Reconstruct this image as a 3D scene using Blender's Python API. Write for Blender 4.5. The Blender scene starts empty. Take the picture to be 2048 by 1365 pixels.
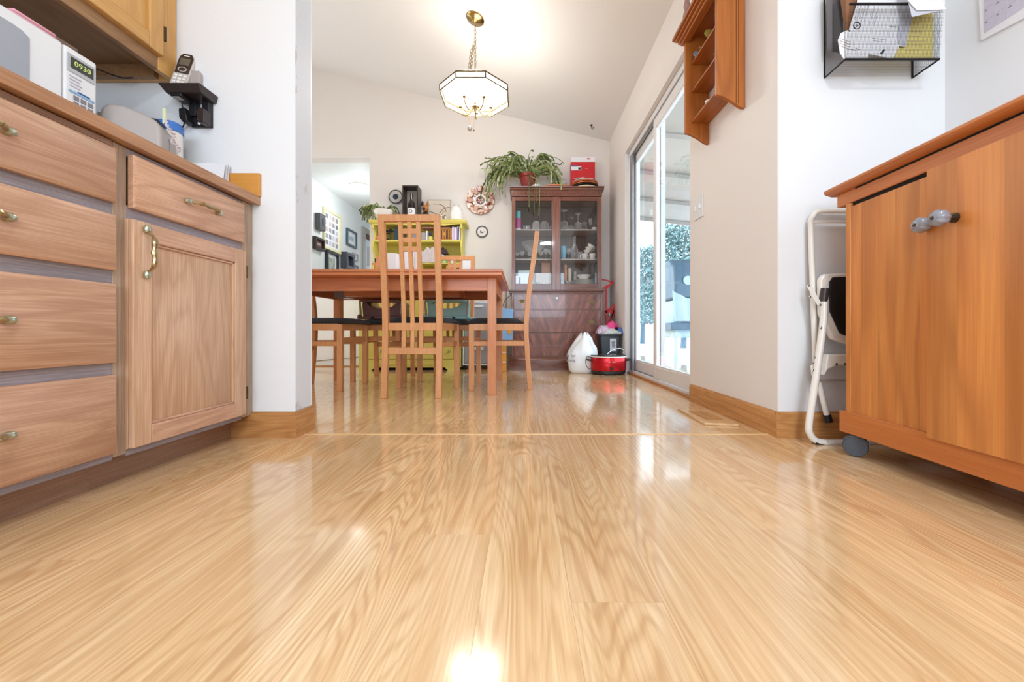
import bpy, bmesh, math, random
from mathutils import Vector, Matrix
random.seed(7)
SC = bpy.context.scene
COL = SC.collection
R = math.radians
# ---------------------------------------------------------------- camera, world, light, exposure
F, CX, CY, H = 775.0, 1047.0, 661.0, 0.40
cam_d = bpy.data.cameras.new('camera'); cam = bpy.data.objects.new('camera', cam_d); COL.objects.link(cam)
cam.location = (0, 0, H); cam.rotation_euler = (R(90), 0, 0)
cam_d.sensor_width = 36; cam_d.lens = F/2048*36; cam_d.clip_start = 0.02
cam_d.shift_x = -(CX-1024)/2048; cam_d.shift_y = -(682.5-CY)/2048
SC.camera = cam
SC.view_settings.view_transform = 'Standard'; SC.view_settings.look = 'None'
SC.view_settings.gamma = 1; SC.view_settings.use_curve_mapping = False
SC.view_settings.exposure = 0.28
SC.cycles.max_bounces = 10; SC.cycles.diffuse_bounces = 5; SC.cycles.transparent_max_bounces = 24
SC.cycles.sample_clamp_indirect = 6
w = bpy.data.worlds.new('sky'); SC.world = w; w.use_nodes = True
bg = w.node_tree.nodes['Background']; bg.inputs[0].default_value = (0.80, 0.90, 1.0, 1); bg.inputs[1].default_value = 4.5

def area(name, loc, rot, sx, sy, power, color, shape='RECTANGLE'):
    d = bpy.data.lights.new(name, 'AREA'); d.shape = shape; d.size = sx; d.size_y = sy; d.energy = power; d.color = color
    o = bpy.data.objects.new(name, d); COL.objects.link(o); o.location = loc; o.rotation_euler = rot
    return o
# kitchen ceiling fixture (out of frame, above and behind the camera) and the kitchen window behind the camera
area('kitchen_ceiling_light', (0.55, -1.0, 2.40), (0, 0, 0), 0.34, 0.34, 31, (0.85, 0.93, 1.0), 'DISK')
area('kitchen_window_daylight', (-0.1, -2.55, 1.35), (R(90), 0, 0), 2.4, 1.2, 54, (0.70, 0.84, 1.0))
area('hall_area_light', (-2.2, 8.2, 1.6), (R(-90), 0, 0), 0.9, 1.4, 4, (0.86, 0.94, 1.0))  # area light at the far end of the hall, aimed at the dining room
area('living_room_fill', (-3.55, 2.9, 1.4), (0, R(-90), 0), 1.6, 1.5, 19, (0.88, 0.94, 1.0))  # added fill for living room daylight; the wall behind it is closed

# ---------------------------------------------------------------- helpers
def lin(c):
    if isinstance(c, str): c = [int(c[i:i+2], 16)/255 for i in (0, 2, 4)]
    return tuple((v/12.92 if v <= .04045 else ((v+.055)/1.055)**2.4) for v in c[:3]) + (1,)

def at(px, py, Y): return Vector(((px-CX)*Y/F, Y, H-(py-CY)*Y/F))
def WX(px, Y): return (px-CX)*Y/F
def WZ(py, Y): return H-(py-CY)*Y/F

class N:
    def __init__(s, name):
        s.m = bpy.data.materials.new(name); s.m.use_nodes = True; s.t = s.m.node_tree
        s.b = s.t.nodes['Principled BSDF']; s.out = s.t.nodes['Material Output']
    def n(s, kind, **kw):
        nd = s.t.nodes.new(kind)
        for k, v in kw.items(): setattr(nd, k, v)
        return nd
    def l(s, a, b): s.t.links.new(a, b)
    def math(s, op, a, b=None):
        m = s.n('ShaderNodeMath', operation=op)
        for i, v in enumerate((a, b)):
            if v is None: continue
            if hasattr(v, 'links'): s.l(v, m.inputs[i])
            else: m.inputs[i].default_value = v
        return m.outputs[0]
    def mix(s, f, a, b, blend='MIX'):
        m = s.n('ShaderNodeMix', data_type='RGBA', blend_type=blend)
        for sock, v in ((m.inputs[0], f), (m.inputs[6], a), (m.inputs[7], b)):
            if hasattr(v, 'links'): s.l(v, sock)
            else: sock.default_value = v
        return m.outputs[2]
    def ramp(s, f, stops):
        r = s.n('ShaderNodeValToRGB'); e = r.color_ramp.elements
        e[0].position, e[0].color = stops[0][0], stops[0][1]
        e[1].position, e[1].color = stops[-1][0], stops[-1][1]
        for p, c in stops[1:-1]:
            k = e.new(p); k.color = c
        s.l(f, r.inputs[0]); return r.outputs[0]
    def noise(s, vec, scale, detail=2, rough=.5, dist=0):
        n = s.n('ShaderNodeTexNoise'); s.l(vec, n.inputs['Vector'])
        n.inputs['Scale'].default_value = scale; n.inputs['Detail'].default_value = detail
        n.inputs['Roughness'].default_value = rough; n.inputs['Distortion'].default_value = dist
        return n.outputs['Fac']
    def coord(s, scale=(1, 1, 1), rnd=True, rot=(0,0,0)):
        tc = s.n('ShaderNodeTexCoord'); v = tc.outputs['Object']
        if rnd:
            oi = s.n('ShaderNodeObjectInfo'); k = s.math('MULTIPLY', oi.outputs['Random'], 53.0)
            a = s.n('ShaderNodeVectorMath', operation='ADD'); s.l(v, a.inputs[0]); s.l(k, a.inputs[1]); v = a.outputs[0]
        mp = s.n('ShaderNodeMapping'); s.l(v, mp.inputs[0]); mp.inputs['Scale'].default_value = scale; mp.inputs['Rotation'].default_value = rot
        return mp.outputs[0]
    def bump(s, h, strength, dist=.001):
        b = s.n('ShaderNodeBump'); s.l(h, b.inputs['Height']); b.inputs['Strength'].default_value = strength
        b.inputs['Distance'].default_value = dist; s.l(b.outputs[0], s.b.inputs['Normal'])

def mat(name, c, rough=.5, metal=0, var=.06, scale=8, bump=0, bscale=200, coat=0, spec=.5, alpha=1, trans=0, sheen=0, emit=0):
    n = N(name); c = lin(c); v = n.coord((1, 1, 1))
    f = n.noise(v, scale, 3)
    d = tuple(x*(1-var*2) for x in c[:3])+(1,); u = tuple(min(1, x*(1+var)) for x in c[:3])+(1,)
    n.l(n.mix(f, d, u), n.b.inputs['Base Color'])
    n.b.inputs['Roughness'].default_value = rough; n.b.inputs['Metallic'].default_value = metal
    n.b.inputs['Coat Weight'].default_value = coat; n.b.inputs['Specular IOR Level'].default_value = spec
    n.b.inputs['Alpha'].default_value = alpha; n.b.inputs['Transmission Weight'].default_value = trans
    n.b.inputs['Sheen Weight'].default_value = sheen
    if bump: n.bump(n.noise(v, bscale, 3), bump)
    if emit:
        n.b.inputs['Emission Color'].default_value = c; n.b.inputs['Emission Strength'].default_value = emit
    return n.m

def wood(name, dark, mid, light, axis='y', rough=.35, fig=.5, streak=.45, coat=0, freq=9, size=1.0, var=.12, bump=.04, spec=.5, pw=2.2, mask=0):
    n = N(name); ax = 'xyz'.index(axis)
    s1 = [7*size]*3; s1[ax] = 1.0*size
    v1 = n.coord(tuple(s1)); fld = n.noise(v1, 1.0, 3.2 if mask else 2.2, .40, .25)
    band = n.math('SINE', n.math('MULTIPLY', fld, freq*6.283))
    band = n.math('MULTIPLY_ADD', band, .5); n.t.nodes[-1].inputs[2].default_value = .5
    s2 = [260*size]*3; s2[ax] = 5*size
    st = n.noise(n.coord(tuple(s2)), 1.0, 3, .6)
    s3 = [30*size]*3; s3[ax] = 1.6*size
    st2 = n.noise(n.coord(tuple(s3)), 1.0, 4, .6)
    D, Mi, L = lin(dark), lin(mid), lin(light)
    base = n.ramp(st2, [(.3, Mi), (.7, L)])
    bf = n.math('MULTIPLY', n.math('POWER', band, pw), fig)
    if mask:
        s4 = [9*size]*3; s4[ax] = 1.2*size
        mk = n.ramp(n.noise(n.coord(tuple(s4), rot=(0, 0, .02)), 1.0, 2, .5), [(.36, (.12, .12, .12, 1)), (.6, (1, 1, 1, 1))])
        bf = n.math('MULTIPLY', bf, mk)
    c = n.mix(bf, base, D)
    stf = n.ramp(st, [(.42, (1, 1, 1, 1)), (.62, (0, 0, 0, 1))])
    c = n.mix(n.math('MULTIPLY', stf, streak), c, D)
    oi = n.n('ShaderNodeObjectInfo'); hv = n.n('ShaderNodeHueSaturation')
    n.l(c, hv.inputs['Color'])
    n.l(n.math('MULTIPLY_ADD', oi.outputs['Random'], var), hv.inputs['Value']); n.t.nodes[-1].inputs[2].default_value = 1-var/2
    n.l(hv.outputs[0], n.b.inputs['Base Color'])
    n.b.inputs['Roughness'].default_value = rough; n.b.inputs['Coat Weight'].default_value = coat; n.b.inputs['Coat Roughness'].default_value = .06
    n.b.inputs['Specular IOR Level'].default_value = spec
    if bump: n.bump(st, bump)
    return n.m

def glass(name, tint=(1, 1, 1), white=.0, ior=1.5, rough=0.0, edge=.0):
    n = N(name); t = n.t
    tr = n.n('ShaderNodeBsdfTransparent'); tr.inputs[0].default_value = tint+(1,)
    gl = n.n('ShaderNodeBsdfGlossy'); gl.inputs['Roughness'].default_value = rough
    lw0 = n.n('ShaderNodeLayerWeight'); lw0.inputs[0].default_value = .5
    fo = n.math('MULTIPLY_ADD', n.math('POWER', lw0.outputs['Facing'], 5), .92); n.t.nodes[-1].inputs[2].default_value = .045
    mx = n.n('ShaderNodeMixShader'); n.l(fo, mx.inputs[0]); n.l(tr.outputs[0], mx.inputs[1]); n.l(gl.outputs[0], mx.inputs[2])
    o = mx.outputs[0]
    if white or edge:
        df = n.n('ShaderNodeBsdfDiffuse'); df.inputs[0].default_value = (.9, .9, .88, 1)
        m2 = n.n('ShaderNodeMixShader')
        lw = n.n('ShaderNodeLayerWeight'); lw.inputs[0].default_value = .35
        f = n.math('MULTIPLY_ADD', lw.outputs['Facing'], edge); n.t.nodes[-1].inputs[2].default_value = white
        n.l(f, m2.inputs[0]); n.l(o, m2.inputs[1]); n.l(df.outputs[0], m2.inputs[2]); o = m2.outputs[0]
    n.l(o, n.out.inputs[0]); return n.m

def emitm(name, c, s):
    n = N(name); n.b.inputs['Base Color'].default_value = lin(c)
    n.b.inputs['Emission Color'].default_value = lin(c); n.b.inputs['Emission Strength'].default_value = s; return n.m

class MB:
    def __init__(s): s.v = []; s.f = []; s.mark = 0
    def add(s, vs, fs):
        o = len(s.v); s.v += [Vector(p) for p in vs]; s.f += [tuple(o+i for i in f) for f in fs]; return s
    def box(s, x0, x1, y0, y1, z0, z1):
        return s.add([(x0,y0,z0),(x1,y0,z0),(x1,y1,z0),(x0,y1,z0),(x0,y0,z1),(x1,y0,z1),(x1,y1,z1),(x0,y1,z1)],
                     [(0,3,2,1),(4,5,6,7),(0,1,5,4),(1,2,6,5),(2,3,7,6),(3,0,4,7)])
    def pbox(s, x0, y0, x1, y1, Y, d):       # box whose front face stands at depth Y where those picture points lie
        return s.box(WX(x0, Y), WX(x1, Y), Y, Y+d, WZ(y1, Y), WZ(y0, Y))
    def hexa(s, p): return s.add(p, [(0,3,2,1),(4,5,6,7),(0,1,5,4),(1,2,6,5),(2,3,7,6),(3,0,4,7)])
    def prism(s, pts, axis, a, b):
        def P(u, v, k): return {'x': (k, u, v), 'y': (u, k, v), 'z': (u, v, k)}[axis]
        n = len(pts)
        return s.add([P(u, v, a) for u, v in pts]+[P(u, v, b) for u, v in pts],
                     [tuple(range(n))[::-1], tuple(range(n, 2*n))]+[(i, (i+1) % n, n+(i+1) % n, n+i) for i in range(n)])
    def strip(s, A, B, thick, nrm):          # ruled sheet between two polylines, given thickness along nrm
        n = len(A); q = Vector(nrm)*thick
        A = [Vector(p) for p in A]; B = [Vector(p) for p in B]
        vs = A+B+[p+q for p in A]+[p+q for p in B]; fs = []
        for i in range(n-1):
            fs += [(i, i+1, n+i+1, n+i), (2*n+i, 3*n+i, 3*n+i+1, 2*n+i+1), (i, 2*n+i, 2*n+i+1, i+1), (n+i, n+i+1, 3*n+i+1, 3*n+i)]
        fs += [(0, n, 3*n, 2*n), (n-1, 3*n-1, 4*n-1, 2*n-1)]
        return s.add(vs, fs)
    def tube(s, path, r, n=8, closed=False, flat=1.0):
        P = [Vector(p) for p in path]; m = len(P); rs = r if isinstance(r, (list, tuple)) else [r]*m
        vs = []; up = None
        for i in range(m):
            if closed: t = P[(i+1) % m]-P[(i-1) % m]
            else: t = P[min(i+1, m-1)]-P[max(i-1, 0)]
            t.normalize()
            if up is None:
                up = Vector((0, 0, 1)) if abs(t.z) < .9 else Vector((1, 0, 0))
            u = (up-t*up.dot(t)); u.normalize(); up = u; w_ = t.cross(u)
            for k in range(n):
                a = 2*math.pi*k/n; vs.append(P[i]+(u*math.cos(a)*flat+w_*math.sin(a))*rs[i])
        fs = []
        for i in range(m if closed else m-1):
            j = (i+1) % m
            for k in range(n): fs.append((i*n+k, i*n+(k+1) % n, j*n+(k+1) % n, j*n+k))
        if not closed: fs += [tuple(range(n))[::-1], tuple((m-1)*n+k for k in range(n))]
        return s.add(vs, fs)
    def lathe(s, prof, c=(0, 0, 0), n=24, sx=1, sy=1, flute=0, fk=8):
        vs = []; m = len(prof)
        for r, z in prof:
            for k in range(n):
                a = 2*math.pi*k/n; q = r*(1+flute*math.cos(fk*a))
                vs.append((c[0]+q*math.cos(a)*sx, c[1]+q*math.sin(a)*sy, c[2]+z))
        fs = [(i*n+k, i*n+(k+1) % n, (i+1)*n+(k+1) % n, (i+1)*n+k) for i in range(m-1) for k in range(n)]
        if prof[0][0] > 1e-6: fs.append(tuple(range(n))[::-1])
        if prof[-1][0] > 1e-6: fs.append(tuple((m-1)*n+k for k in range(n)))
        return s.add(vs, fs)
    def ball(s, c, rx, ry=None, rz=None, n=14):
        ry = ry or rx; rz = rz or rx; m = n//2+1
        return s.lathe([(max(1e-7, rx*math.sin(math.pi*i/(m-1))), -rz*math.cos(math.pi*i/(m-1))) for i in range(m)], c, n, 1, ry/rx)
    def bar(s, a, b, w_, d=None, nrm=(0, 1, 0)):   # rectangular bar from a to b
        a, b = Vector(a), Vector(b); t = (b-a).normalized(); q = Vector(nrm); q = (q-t*q.dot(t)).normalized(); u = t.cross(q)
        d = d or w_; u *= w_/2; q *= d/2
        return s.hexa([a-u-q, a+u-q, a+u+q, a-u+q, b-u-q, b+u-q, b+u+q, b-u+q])
    def xf(s, M, start=0):
        for i in range(start, len(s.v)): s.v[i] = M @ s.v[i]
        return s
    def n0(s): return len(s.v)
    def build(s, name, m, parent=None, bevel=0, smooth=True, kind=None, label=None, local=False, org=None, ang=38, seg=2):
        vs = s.v
        if parent is not None and not local:
            r = parent
            while r.parent: r = r.parent
            Mi = Matrix.LocRotScale(r.location, r.rotation_euler, r.scale).inverted(); vs = [Mi @ p for p in vs]
        loc = Vector((0, 0, 0))
        if parent is None:
            xs = [p.x for p in vs]; ys = [p.y for p in vs]; zs = [p.z for p in vs]
            loc = Vector(org) if org else Vector(((min(xs)+max(xs))/2, (min(ys)+max(ys))/2, min(zs)))
            vs = [p-loc for p in vs]
        me = bpy.data.meshes.new(name); me.from_pydata([tuple(p) for p in vs], [], s.f); me.update()
        bm = bmesh.new(); bm.from_mesh(me); bmesh.ops.remove_doubles(bm, verts=bm.verts, dist=1e-6)
        bmesh.ops.recalc_face_normals(bm, faces=bm.faces); bm.to_mesh(me); bm.free()
        if smooth:
            me.polygons.foreach_set('use_smooth', [True]*len(me.polygons)); me.set_sharp_from_angle(angle=R(ang))
        me.materials.append(m)
        o = bpy.data.objects.new(name, me); COL.objects.link(o); o.location = loc
        if parent is not None: o.parent = parent
        if bevel:
            b = o.modifiers.new('bevel', 'BEVEL'); b.width = bevel; b.segments = seg; b.limit_method = 'ANGLE'; b.angle_limit = R(35)
        if kind: o['kind'] = kind
        if label: o['label'] = label
        return o

def box(*a): return MB().box(*a)
def thing(name, label, cat, loc=(0, 0, 0), rot=(0, 0, 0), group=None, kind=None):
    o = bpy.data.objects.new(name, None); COL.objects.link(o); o.location = loc; o.rotation_euler = rot; o.empty_display_size = .05
    if label: o['label'] = label
    if cat: o['category'] = cat
    if group: o['group'] = group
    if kind: o['kind'] = kind
    return o
def tag(o, label, cat, group=None, kind=None):
    o['label'] = label; o['category'] = cat
    if group: o['group'] = group
    if kind: o['kind'] = kind
    return o
def dup(root, loc, rot=None, label=None):
    def cp(o, par):
        c = o.copy(); COL.objects.link(c); c.parent = par
        for ch in [k for k in kids[o]]: cp(ch, c)
        return c
    kids = {}
    def walk(o):
        kids[o] = list(o.children)
        for k in kids[o]: walk(k)
    walk(root); r = cp(root, None); r.location = loc
    if rot: r.rotation_euler = rot
    if label: r['label'] = label
    return r
_dg = None
def text(s, name, m, M, size, parent, depth=.0006, label=None, bold=0):
    cu = bpy.data.curves.new('t', 'FONT'); cu.body = s; cu.size = size; cu.extrude = depth; cu.align_x = 'CENTER'; cu.align_y = 'CENTER'; cu.resolution_u = 2; cu.offset = bold
    t = bpy.data.objects.new('t', cu); COL.objects.link(t); bpy.context.view_layer.update()
    me = bpy.data.meshes.new_from_object(t.evaluated_get(bpy.context.evaluated_depsgraph_get()))
    bpy.data.objects.remove(t); me.name = name
    r = parent
    while r.parent: r = r.parent
    Mi = Matrix.LocRotScale(r.location, r.rotation_euler, r.scale).inverted()
    me.transform(Mi @ M); me.materials.clear(); me.materials.append(m)
    o = bpy.data.objects.new(name, me); COL.objects.link(o); o.parent = parent
    if label: o['label'] = label
    return o
def FM(o, x, z=(0, 0, 1)):   # matrix: text x axis along x, up along z, at o
    x = Vector(x).normalized(); z = Vector(z); z = (z-x*z.dot(x)).normalized(); n = x.cross(z)
    M = Matrix((x, z, n)).transposed().to_4x4(); M.translation = Vector(o); return M
def curve_pts(ctrl, k=8):     # Catmull-Rom through control points
    P = [Vector(p) for p in ctrl]; P = [P[0]*2-P[1]]+P+[P[-1]*2-P[-2]]; out = []
    for i in range(1, len(P)-2):
        for j in range(k):
            t = j/k; a, b, c, d = P[i-1:i+3]
            out.append(.5*((2*b)+(c-a)*t+(2*a-5*b+4*c-d)*t*t+(3*b-a-3*c+d)*t**3))
    out.append(P[-2]); return out

# ---------------------------------------------------------------- materials
M = {}
def paint(name, c, rough=.55, bump=.25, bs=120, wear=0):
    n = N(name); v = n.coord((1, 1, 1), rnd=False); C = lin(c)
    f = n.noise(v, 1.3, 4, .6); d = tuple(x*.955 for x in C[:3])+(1,)
    col = n.mix(f, d, C)
    if wear:
        wv = n.coord((1, 1, .45), rnd=False); wf = n.ramp(n.noise(wv, 9, 7, .7), [(.585, (0, 0, 0, 1)), (.63, (1, 1, 1, 1))])
        col = n.mix(n.math('MULTIPLY', wf, wear), col, lin('a9a29c'))
    n.l(col, n.b.inputs['Base Color']); n.b.inputs['Roughness'].default_value = rough
    n.bump(n.noise(v, bs, 5, .6), bump, .0015); return n.m
M['wall_k'] = paint('white kitchen wall paint', 'eceef0')
M['wall_end'] = paint('patched worn plaster', 'd9dde4', wear=.55, bump=.6, bs=60)
M['wall_d'] = paint('warm white dining wall paint', 'ebe6e1', bump=.12)
M['ceil'] = paint('white ceiling paint', 'ecebe9', bump=.15)
M['hall'] = paint('cool white hall paint', 'eef1f1', bump=.08)
M['floor'] = wood('oak laminate plank', 'b5824f', 'e2b987', 'f2d3a6', 'y', rough=.12, fig=.48, streak=.30, freq=34, size=.8, var=.12, bump=.0, spec=.75, coat=.35, pw=2.0, mask=1)
M['oak_trim'] = wood('oak baseboard', '9c6534', 'c08850', 'd09a60', 'x', rough=.35, fig=.5, size=1.5)
M['oak_trim_y'] = wood('oak baseboard along', '9c6534', 'c08850', 'd09a60', 'y', rough=.35, fig=.5, size=1.5)
M['cab_z'] = wood('faded pinkish oak upright grain', 'b08666', 'd2aa8a', 'dfba9a', 'z', rough=.42, fig=.42, streak=.5, size=1.4)
M['cab_y'] = wood('faded pinkish oak level grain', 'ae8064', 'cda083', 'dbb394', 'y', rough=.42, fig=.5, streak=.5, size=1.4)
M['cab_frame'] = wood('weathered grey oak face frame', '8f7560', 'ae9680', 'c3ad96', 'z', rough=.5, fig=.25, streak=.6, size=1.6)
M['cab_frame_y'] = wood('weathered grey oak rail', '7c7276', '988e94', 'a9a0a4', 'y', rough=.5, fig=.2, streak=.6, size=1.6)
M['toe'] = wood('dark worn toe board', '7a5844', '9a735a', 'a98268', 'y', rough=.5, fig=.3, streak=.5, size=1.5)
M['top_oak'] = wood('oiled oak worktop edge', '8f6244', 'b68662', 'c49772', 'y', rough=.4, fig=.3, streak=.45, size=1.4)
M['upper_z'] = wood('golden oak door', 'b98544', 'd8a45e', 'e2b16c', 'z', rough=.35, fig=.25, streak=.3, size=1.4)
M['upper_y'] = wood('golden oak rail', 'b98544', 'd8a45e', 'e2b16c', 'y', rough=.35, fig=.25, streak=.3, size=1.4)
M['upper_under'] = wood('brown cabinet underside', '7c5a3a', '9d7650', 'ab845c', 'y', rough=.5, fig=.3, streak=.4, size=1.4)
M['honey'] = wood('honey pine', 'c07f30', 'd8953f', 'e0a04a', 'x', rough=.3, fig=.2, streak=.2)
M['cart_z'] = wood('reddish birch upright grain', '96562a', 'c87c3e', 'da9450', 'z', rough=.33, fig=.4, streak=.18, size=.8, var=.34, freq=6)
M['cart_y'] = wood('reddish birch level grain', '9c5628', 'c4733a', 'd08246', 'y', rough=.33, fig=.25, streak=.25, size=1, var=.05, freq=5)
M['chair'] = wood('light beech brown chair wood', 'b47646', 'd7965f', 'e2a670', 'z', rough=.38, fig=.15, streak=.3, size=1.8, var=.04)
M['table_x'] = wood('reddish table wood', 'a85a34', 'cd7a4a', 'db8c5a', 'x', rough=.3, fig=.3, streak=.35, size=1, var=.06)
M['table_z'] = wood('table leg wood', 'ad683e', 'cf8654', 'dc9866', 'z', rough=.32, fig=.15, streak=.35, size=1.4, var=.04)
M['pine_z'] = wood('orange pine upright grain', '86430f', 'ad6228', 'bb7232', 'z', rough=.36, fig=.4, streak=.2, size=1.2, var=.05, freq=6)
M['pine_y'] = wood('orange pine level grain', '7e3e10', 'a25a24', 'b3692e', 'y', rough=.36, fig=.3, streak=.25, size=1.2, var=.05, freq=6)
M['mahog'] = wood('dark mahogany', '4a251a', '6c4032', '80503f', 'x', rough=.24, fig=.4, streak=.3, size=1.1, coat=.3, var=.05)
M['mahog_z'] = wood('dark mahogany upright', '542e22', '784838', '8a5a48', 'z', rough=.24, fig=.25, streak=.3, size=1.4, coat=.3, var=.05)
M['mahog_in'] = wood('cabinet interior', '3d3430', '55493f', '6a5a50', 'z', rough=.5, fig=.2, streak=.3)
M['yellow'] = mat('yellow painted wood', 'ded068', .42, bump=.1, bscale=60)
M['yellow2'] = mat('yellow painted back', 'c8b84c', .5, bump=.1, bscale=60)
M['cushion'] = mat('black cushion fabric', '16151a', .75, bump=.3, bscale=400, sheen=.1)
M['brass'] = mat('aged brass', 'b5a47c', .28, 1, var=.15, scale=40)
M['brass2'] = mat('polished brass', 'a88c58', .22, 1)
M['pewter'] = mat('pale pewter knob tip', 'b9c0ae', .3, .9, var=.1, scale=50)
M['steel'] = mat('brushed steel', 'b5b5b5', .3, 1)
M['hinge'] = mat('dark hinge', '5a4c3c', .4, .9)
M['black'] = mat('matte black plastic', '17161a', .45)
M['blackm'] = mat('black wire metal', '1b1718', .4, .3)
M['brownp'] = mat('dark brown plastic', '372c29', .35)
M['greyp'] = mat('warm grey plastic', 'b3aba6', .4)
M['silver'] = mat('silver plastic', 'cdc5bd', .32, .2)
M['caster'] = mat('slate grey caster plastic', '474c54', .5)
M['white'] = mat('white plastic', 'eef0f2', .32, var=.02)
M['white2'] = mat('white glossy enamel', 'ece8e0', .22, var=.03)
M['vinyl'] = mat('white vinyl frame', 'e8e9ea', .35, var=.02)
M['alu'] = mat('grey aluminium track', '9a9b9d', .35, .6)
M['paper'] = mat('white paper', 'eeeef2', .8, var=.02)
M['paper2'] = mat('grey white paper', 'c9cad4', .8, var=.03)
M['yellowp'] = mat('yellow paper pad', 'e0d080', .8, var=.05)
M['kraft'] = mat('brown cardboard', '9a6a48', .8)
M['ink'] = mat('dark ink print', '3b3c48', .8)
M['inkb'] = mat('blue ink print', '4760a0', .7)
M['inkg'] = mat('grey print', '8c8a92', .8)
M['red'] = mat('bright red plastic', 'd3202c', .35)
M['pink'] = mat('pink cloth', 'e2a7b4', .8)
M['hotpink'] = mat('hot pink cloth', 'ee4f94', .8)
M['blue'] = mat('blue cloth', '4d74b4', .8)
M['cyan'] = mat('light blue gift bag', '86b4e2', .5)
M['teal'] = mat('pale teal plastic', 'a9d4cf', .35)
M['tealb'] = mat('turquoise plastic', '56bfc8', .35)
M['mauve'] = mat('brown mauve plastic', '86605e', .35)
M['cer'] = mat('white ceramic', 'efece6', .18, var=.03)
M['cream'] = mat('cream ceramic', 'e9d7ae', .25)
M['terra'] = mat('dark red terracotta', '8a2a22', .5)
M['orange'] = mat('orange glazed ceramic', 'd97e4a', .3)
M['plum'] = mat('plum plush', '5c1a3c', .9)
M['orangec'] = mat('orange plush', 'e29a38', .9)
M['navy'] = mat('navy glaze', '28344e', .3)
M['greyring'] = mat('slate grey glaze', '55575c', .4)
M['leaf'] = mat('leaf green', '8a985a', .5, var=.25, scale=30)
M['leafd'] = mat('dark olive leaf', '5a6636', .5, var=.25, scale=30)
M['leafl'] = mat('pale sage leaf', 'b6c092', .5, var=.2, scale=30)
M['glass'] = glass('window glass', (.93, .96, .97))
M['cglass'] = glass('cabinet glass', (.95, .95, .95))
M['ware'] = glass('clear glassware', (.96, .97, .98), white=.03, edge=.55, rough=.03)
M['dark'] = mat('shaded gap black', '0c0b0c', .9)  # near-black standing in for the shade inside gaps, slots and holes
M['espresso'] = mat('espresso brown painted wood', '3a302a', .4)
M['bottle'] = mat('black bottle glass', '120d10', .08)
M['strip'] = wood('pale oak threshold', 'c79a66', 'e3bf8c', 'efcf9f', 'x', rough=.2)
M['rimbrass'] = mat('dark brass came', '574826', .6)
M['bulb'] = emitm('warm lit bulb', 'fff0d6', 18)
# ---------------------------------------------------------------- the setting
Z1, ZP, ZF = 1.449, 1.557, 4.28            # kitchen end wall front, its back, far dining wall
XR, XK, XL = .951, 1.576, -1.63            # dining right wall, kitchen right wall, kitchen left wall
def ceil_h(x): return 2.487 + .2485*(XR-x)
fl = box(-3.6, 1.9, -2.7, 9.0, -.14, -.010).build('floor', M['floor'], kind='structure')
def planks(x0, x1, y0, y1, w, xo):
    x = xo; q = random.random()
    while x < x1:
        q = (q+.6180+random.uniform(-.08, .08)) % 1
        a, b = max(x, x0), min(x+w, x1)
        if b-a > .01:
            y = y0-q*1.22
            while y < y1:
                L = 1.22; c, d = max(y, y0), min(y+L, y1)
                if d-c > .02:
                    m = MB().box(a+.00012, b-.00012, c+.00012, d-.00012, -.010, 0)
                    m.build('plank', M['floor'], fl, smooth=False)
                y += L
        x += w
planks(-1.10, XK, -.45, 1.484, .135, -1.10-.045)
planks(-3.0, 1.06, 1.500, ZF, .135, -3.0)
MB().box(-.86, .94, 1.484, 1.500, -.008, .0025).build('trim_1', M['strip'], kind='structure', bevel=.0015)
# kitchen left wall, end partition, right alcove
box(XL-.12, XL, -2.7, Z1, 0, 2.44).build('wall_left', M['wall_k'], kind='structure')
box(XL-.12, -.855, Z1, ZP, 0, 2.44).build('wall_partition', M['wall_k'], kind='structure')
box(-.8552, -.852, Z1+.002, ZP-.004, .10, 2.10).build('trim_2', M['wall_end'], kind='structure')
box(-.8545, -.8515, ZP-.006, ZP+.002, .10, 2.10).build('trim_3', M['vinyl'], kind='structure')
box(-3.6, XK+.2, Z1+.001, ZP-.001, 2.44, 3.7).build('wall_header', M['wall_d'], kind='structure')
box(-.855, XR, Z1, ZP, 2.12, 2.44).build('wall_beam', M['wall_d'], kind='structure')
box(-3.6, XL-.12, Z1, ZP, 0, 2.44).build('wall_back_left', M['wall_d'], kind='structure')
box(XR+.003, XK+.2, Z1, ZP, 0, 2.44).build('wall_alcove', M['wall_k'], kind='structure')
box(XK, XK+.12, -2.7, Z1, 0, 2.44).build('wall_right_kitchen', M['wall_k'], kind='structure')
box(XL-.12, XK+.12, -2.82, -2.7, 0, 2.44).build('wall_back', M['wall_k'], kind='structure')
box(XL-.12, XK+.12, -2.82, Z1, 2.44, 2.56).build('ceiling_kitchen', M['ceil'], kind='structure')
# dining right wall with the door opening
Y0, Y1, HD = 2.213, 3.64, 2.058
wr = MB().box(XR, XR+.13, Z1+.0015, Y0, 0, 2.6).box(XR, XR+.13, Y1, ZF, 0, 2.6).box(XR, XR+.13, Y0, Y1, HD, 2.6)
wr.build('wall_right', M['wall_d'], kind='structure', smooth=False)
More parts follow.
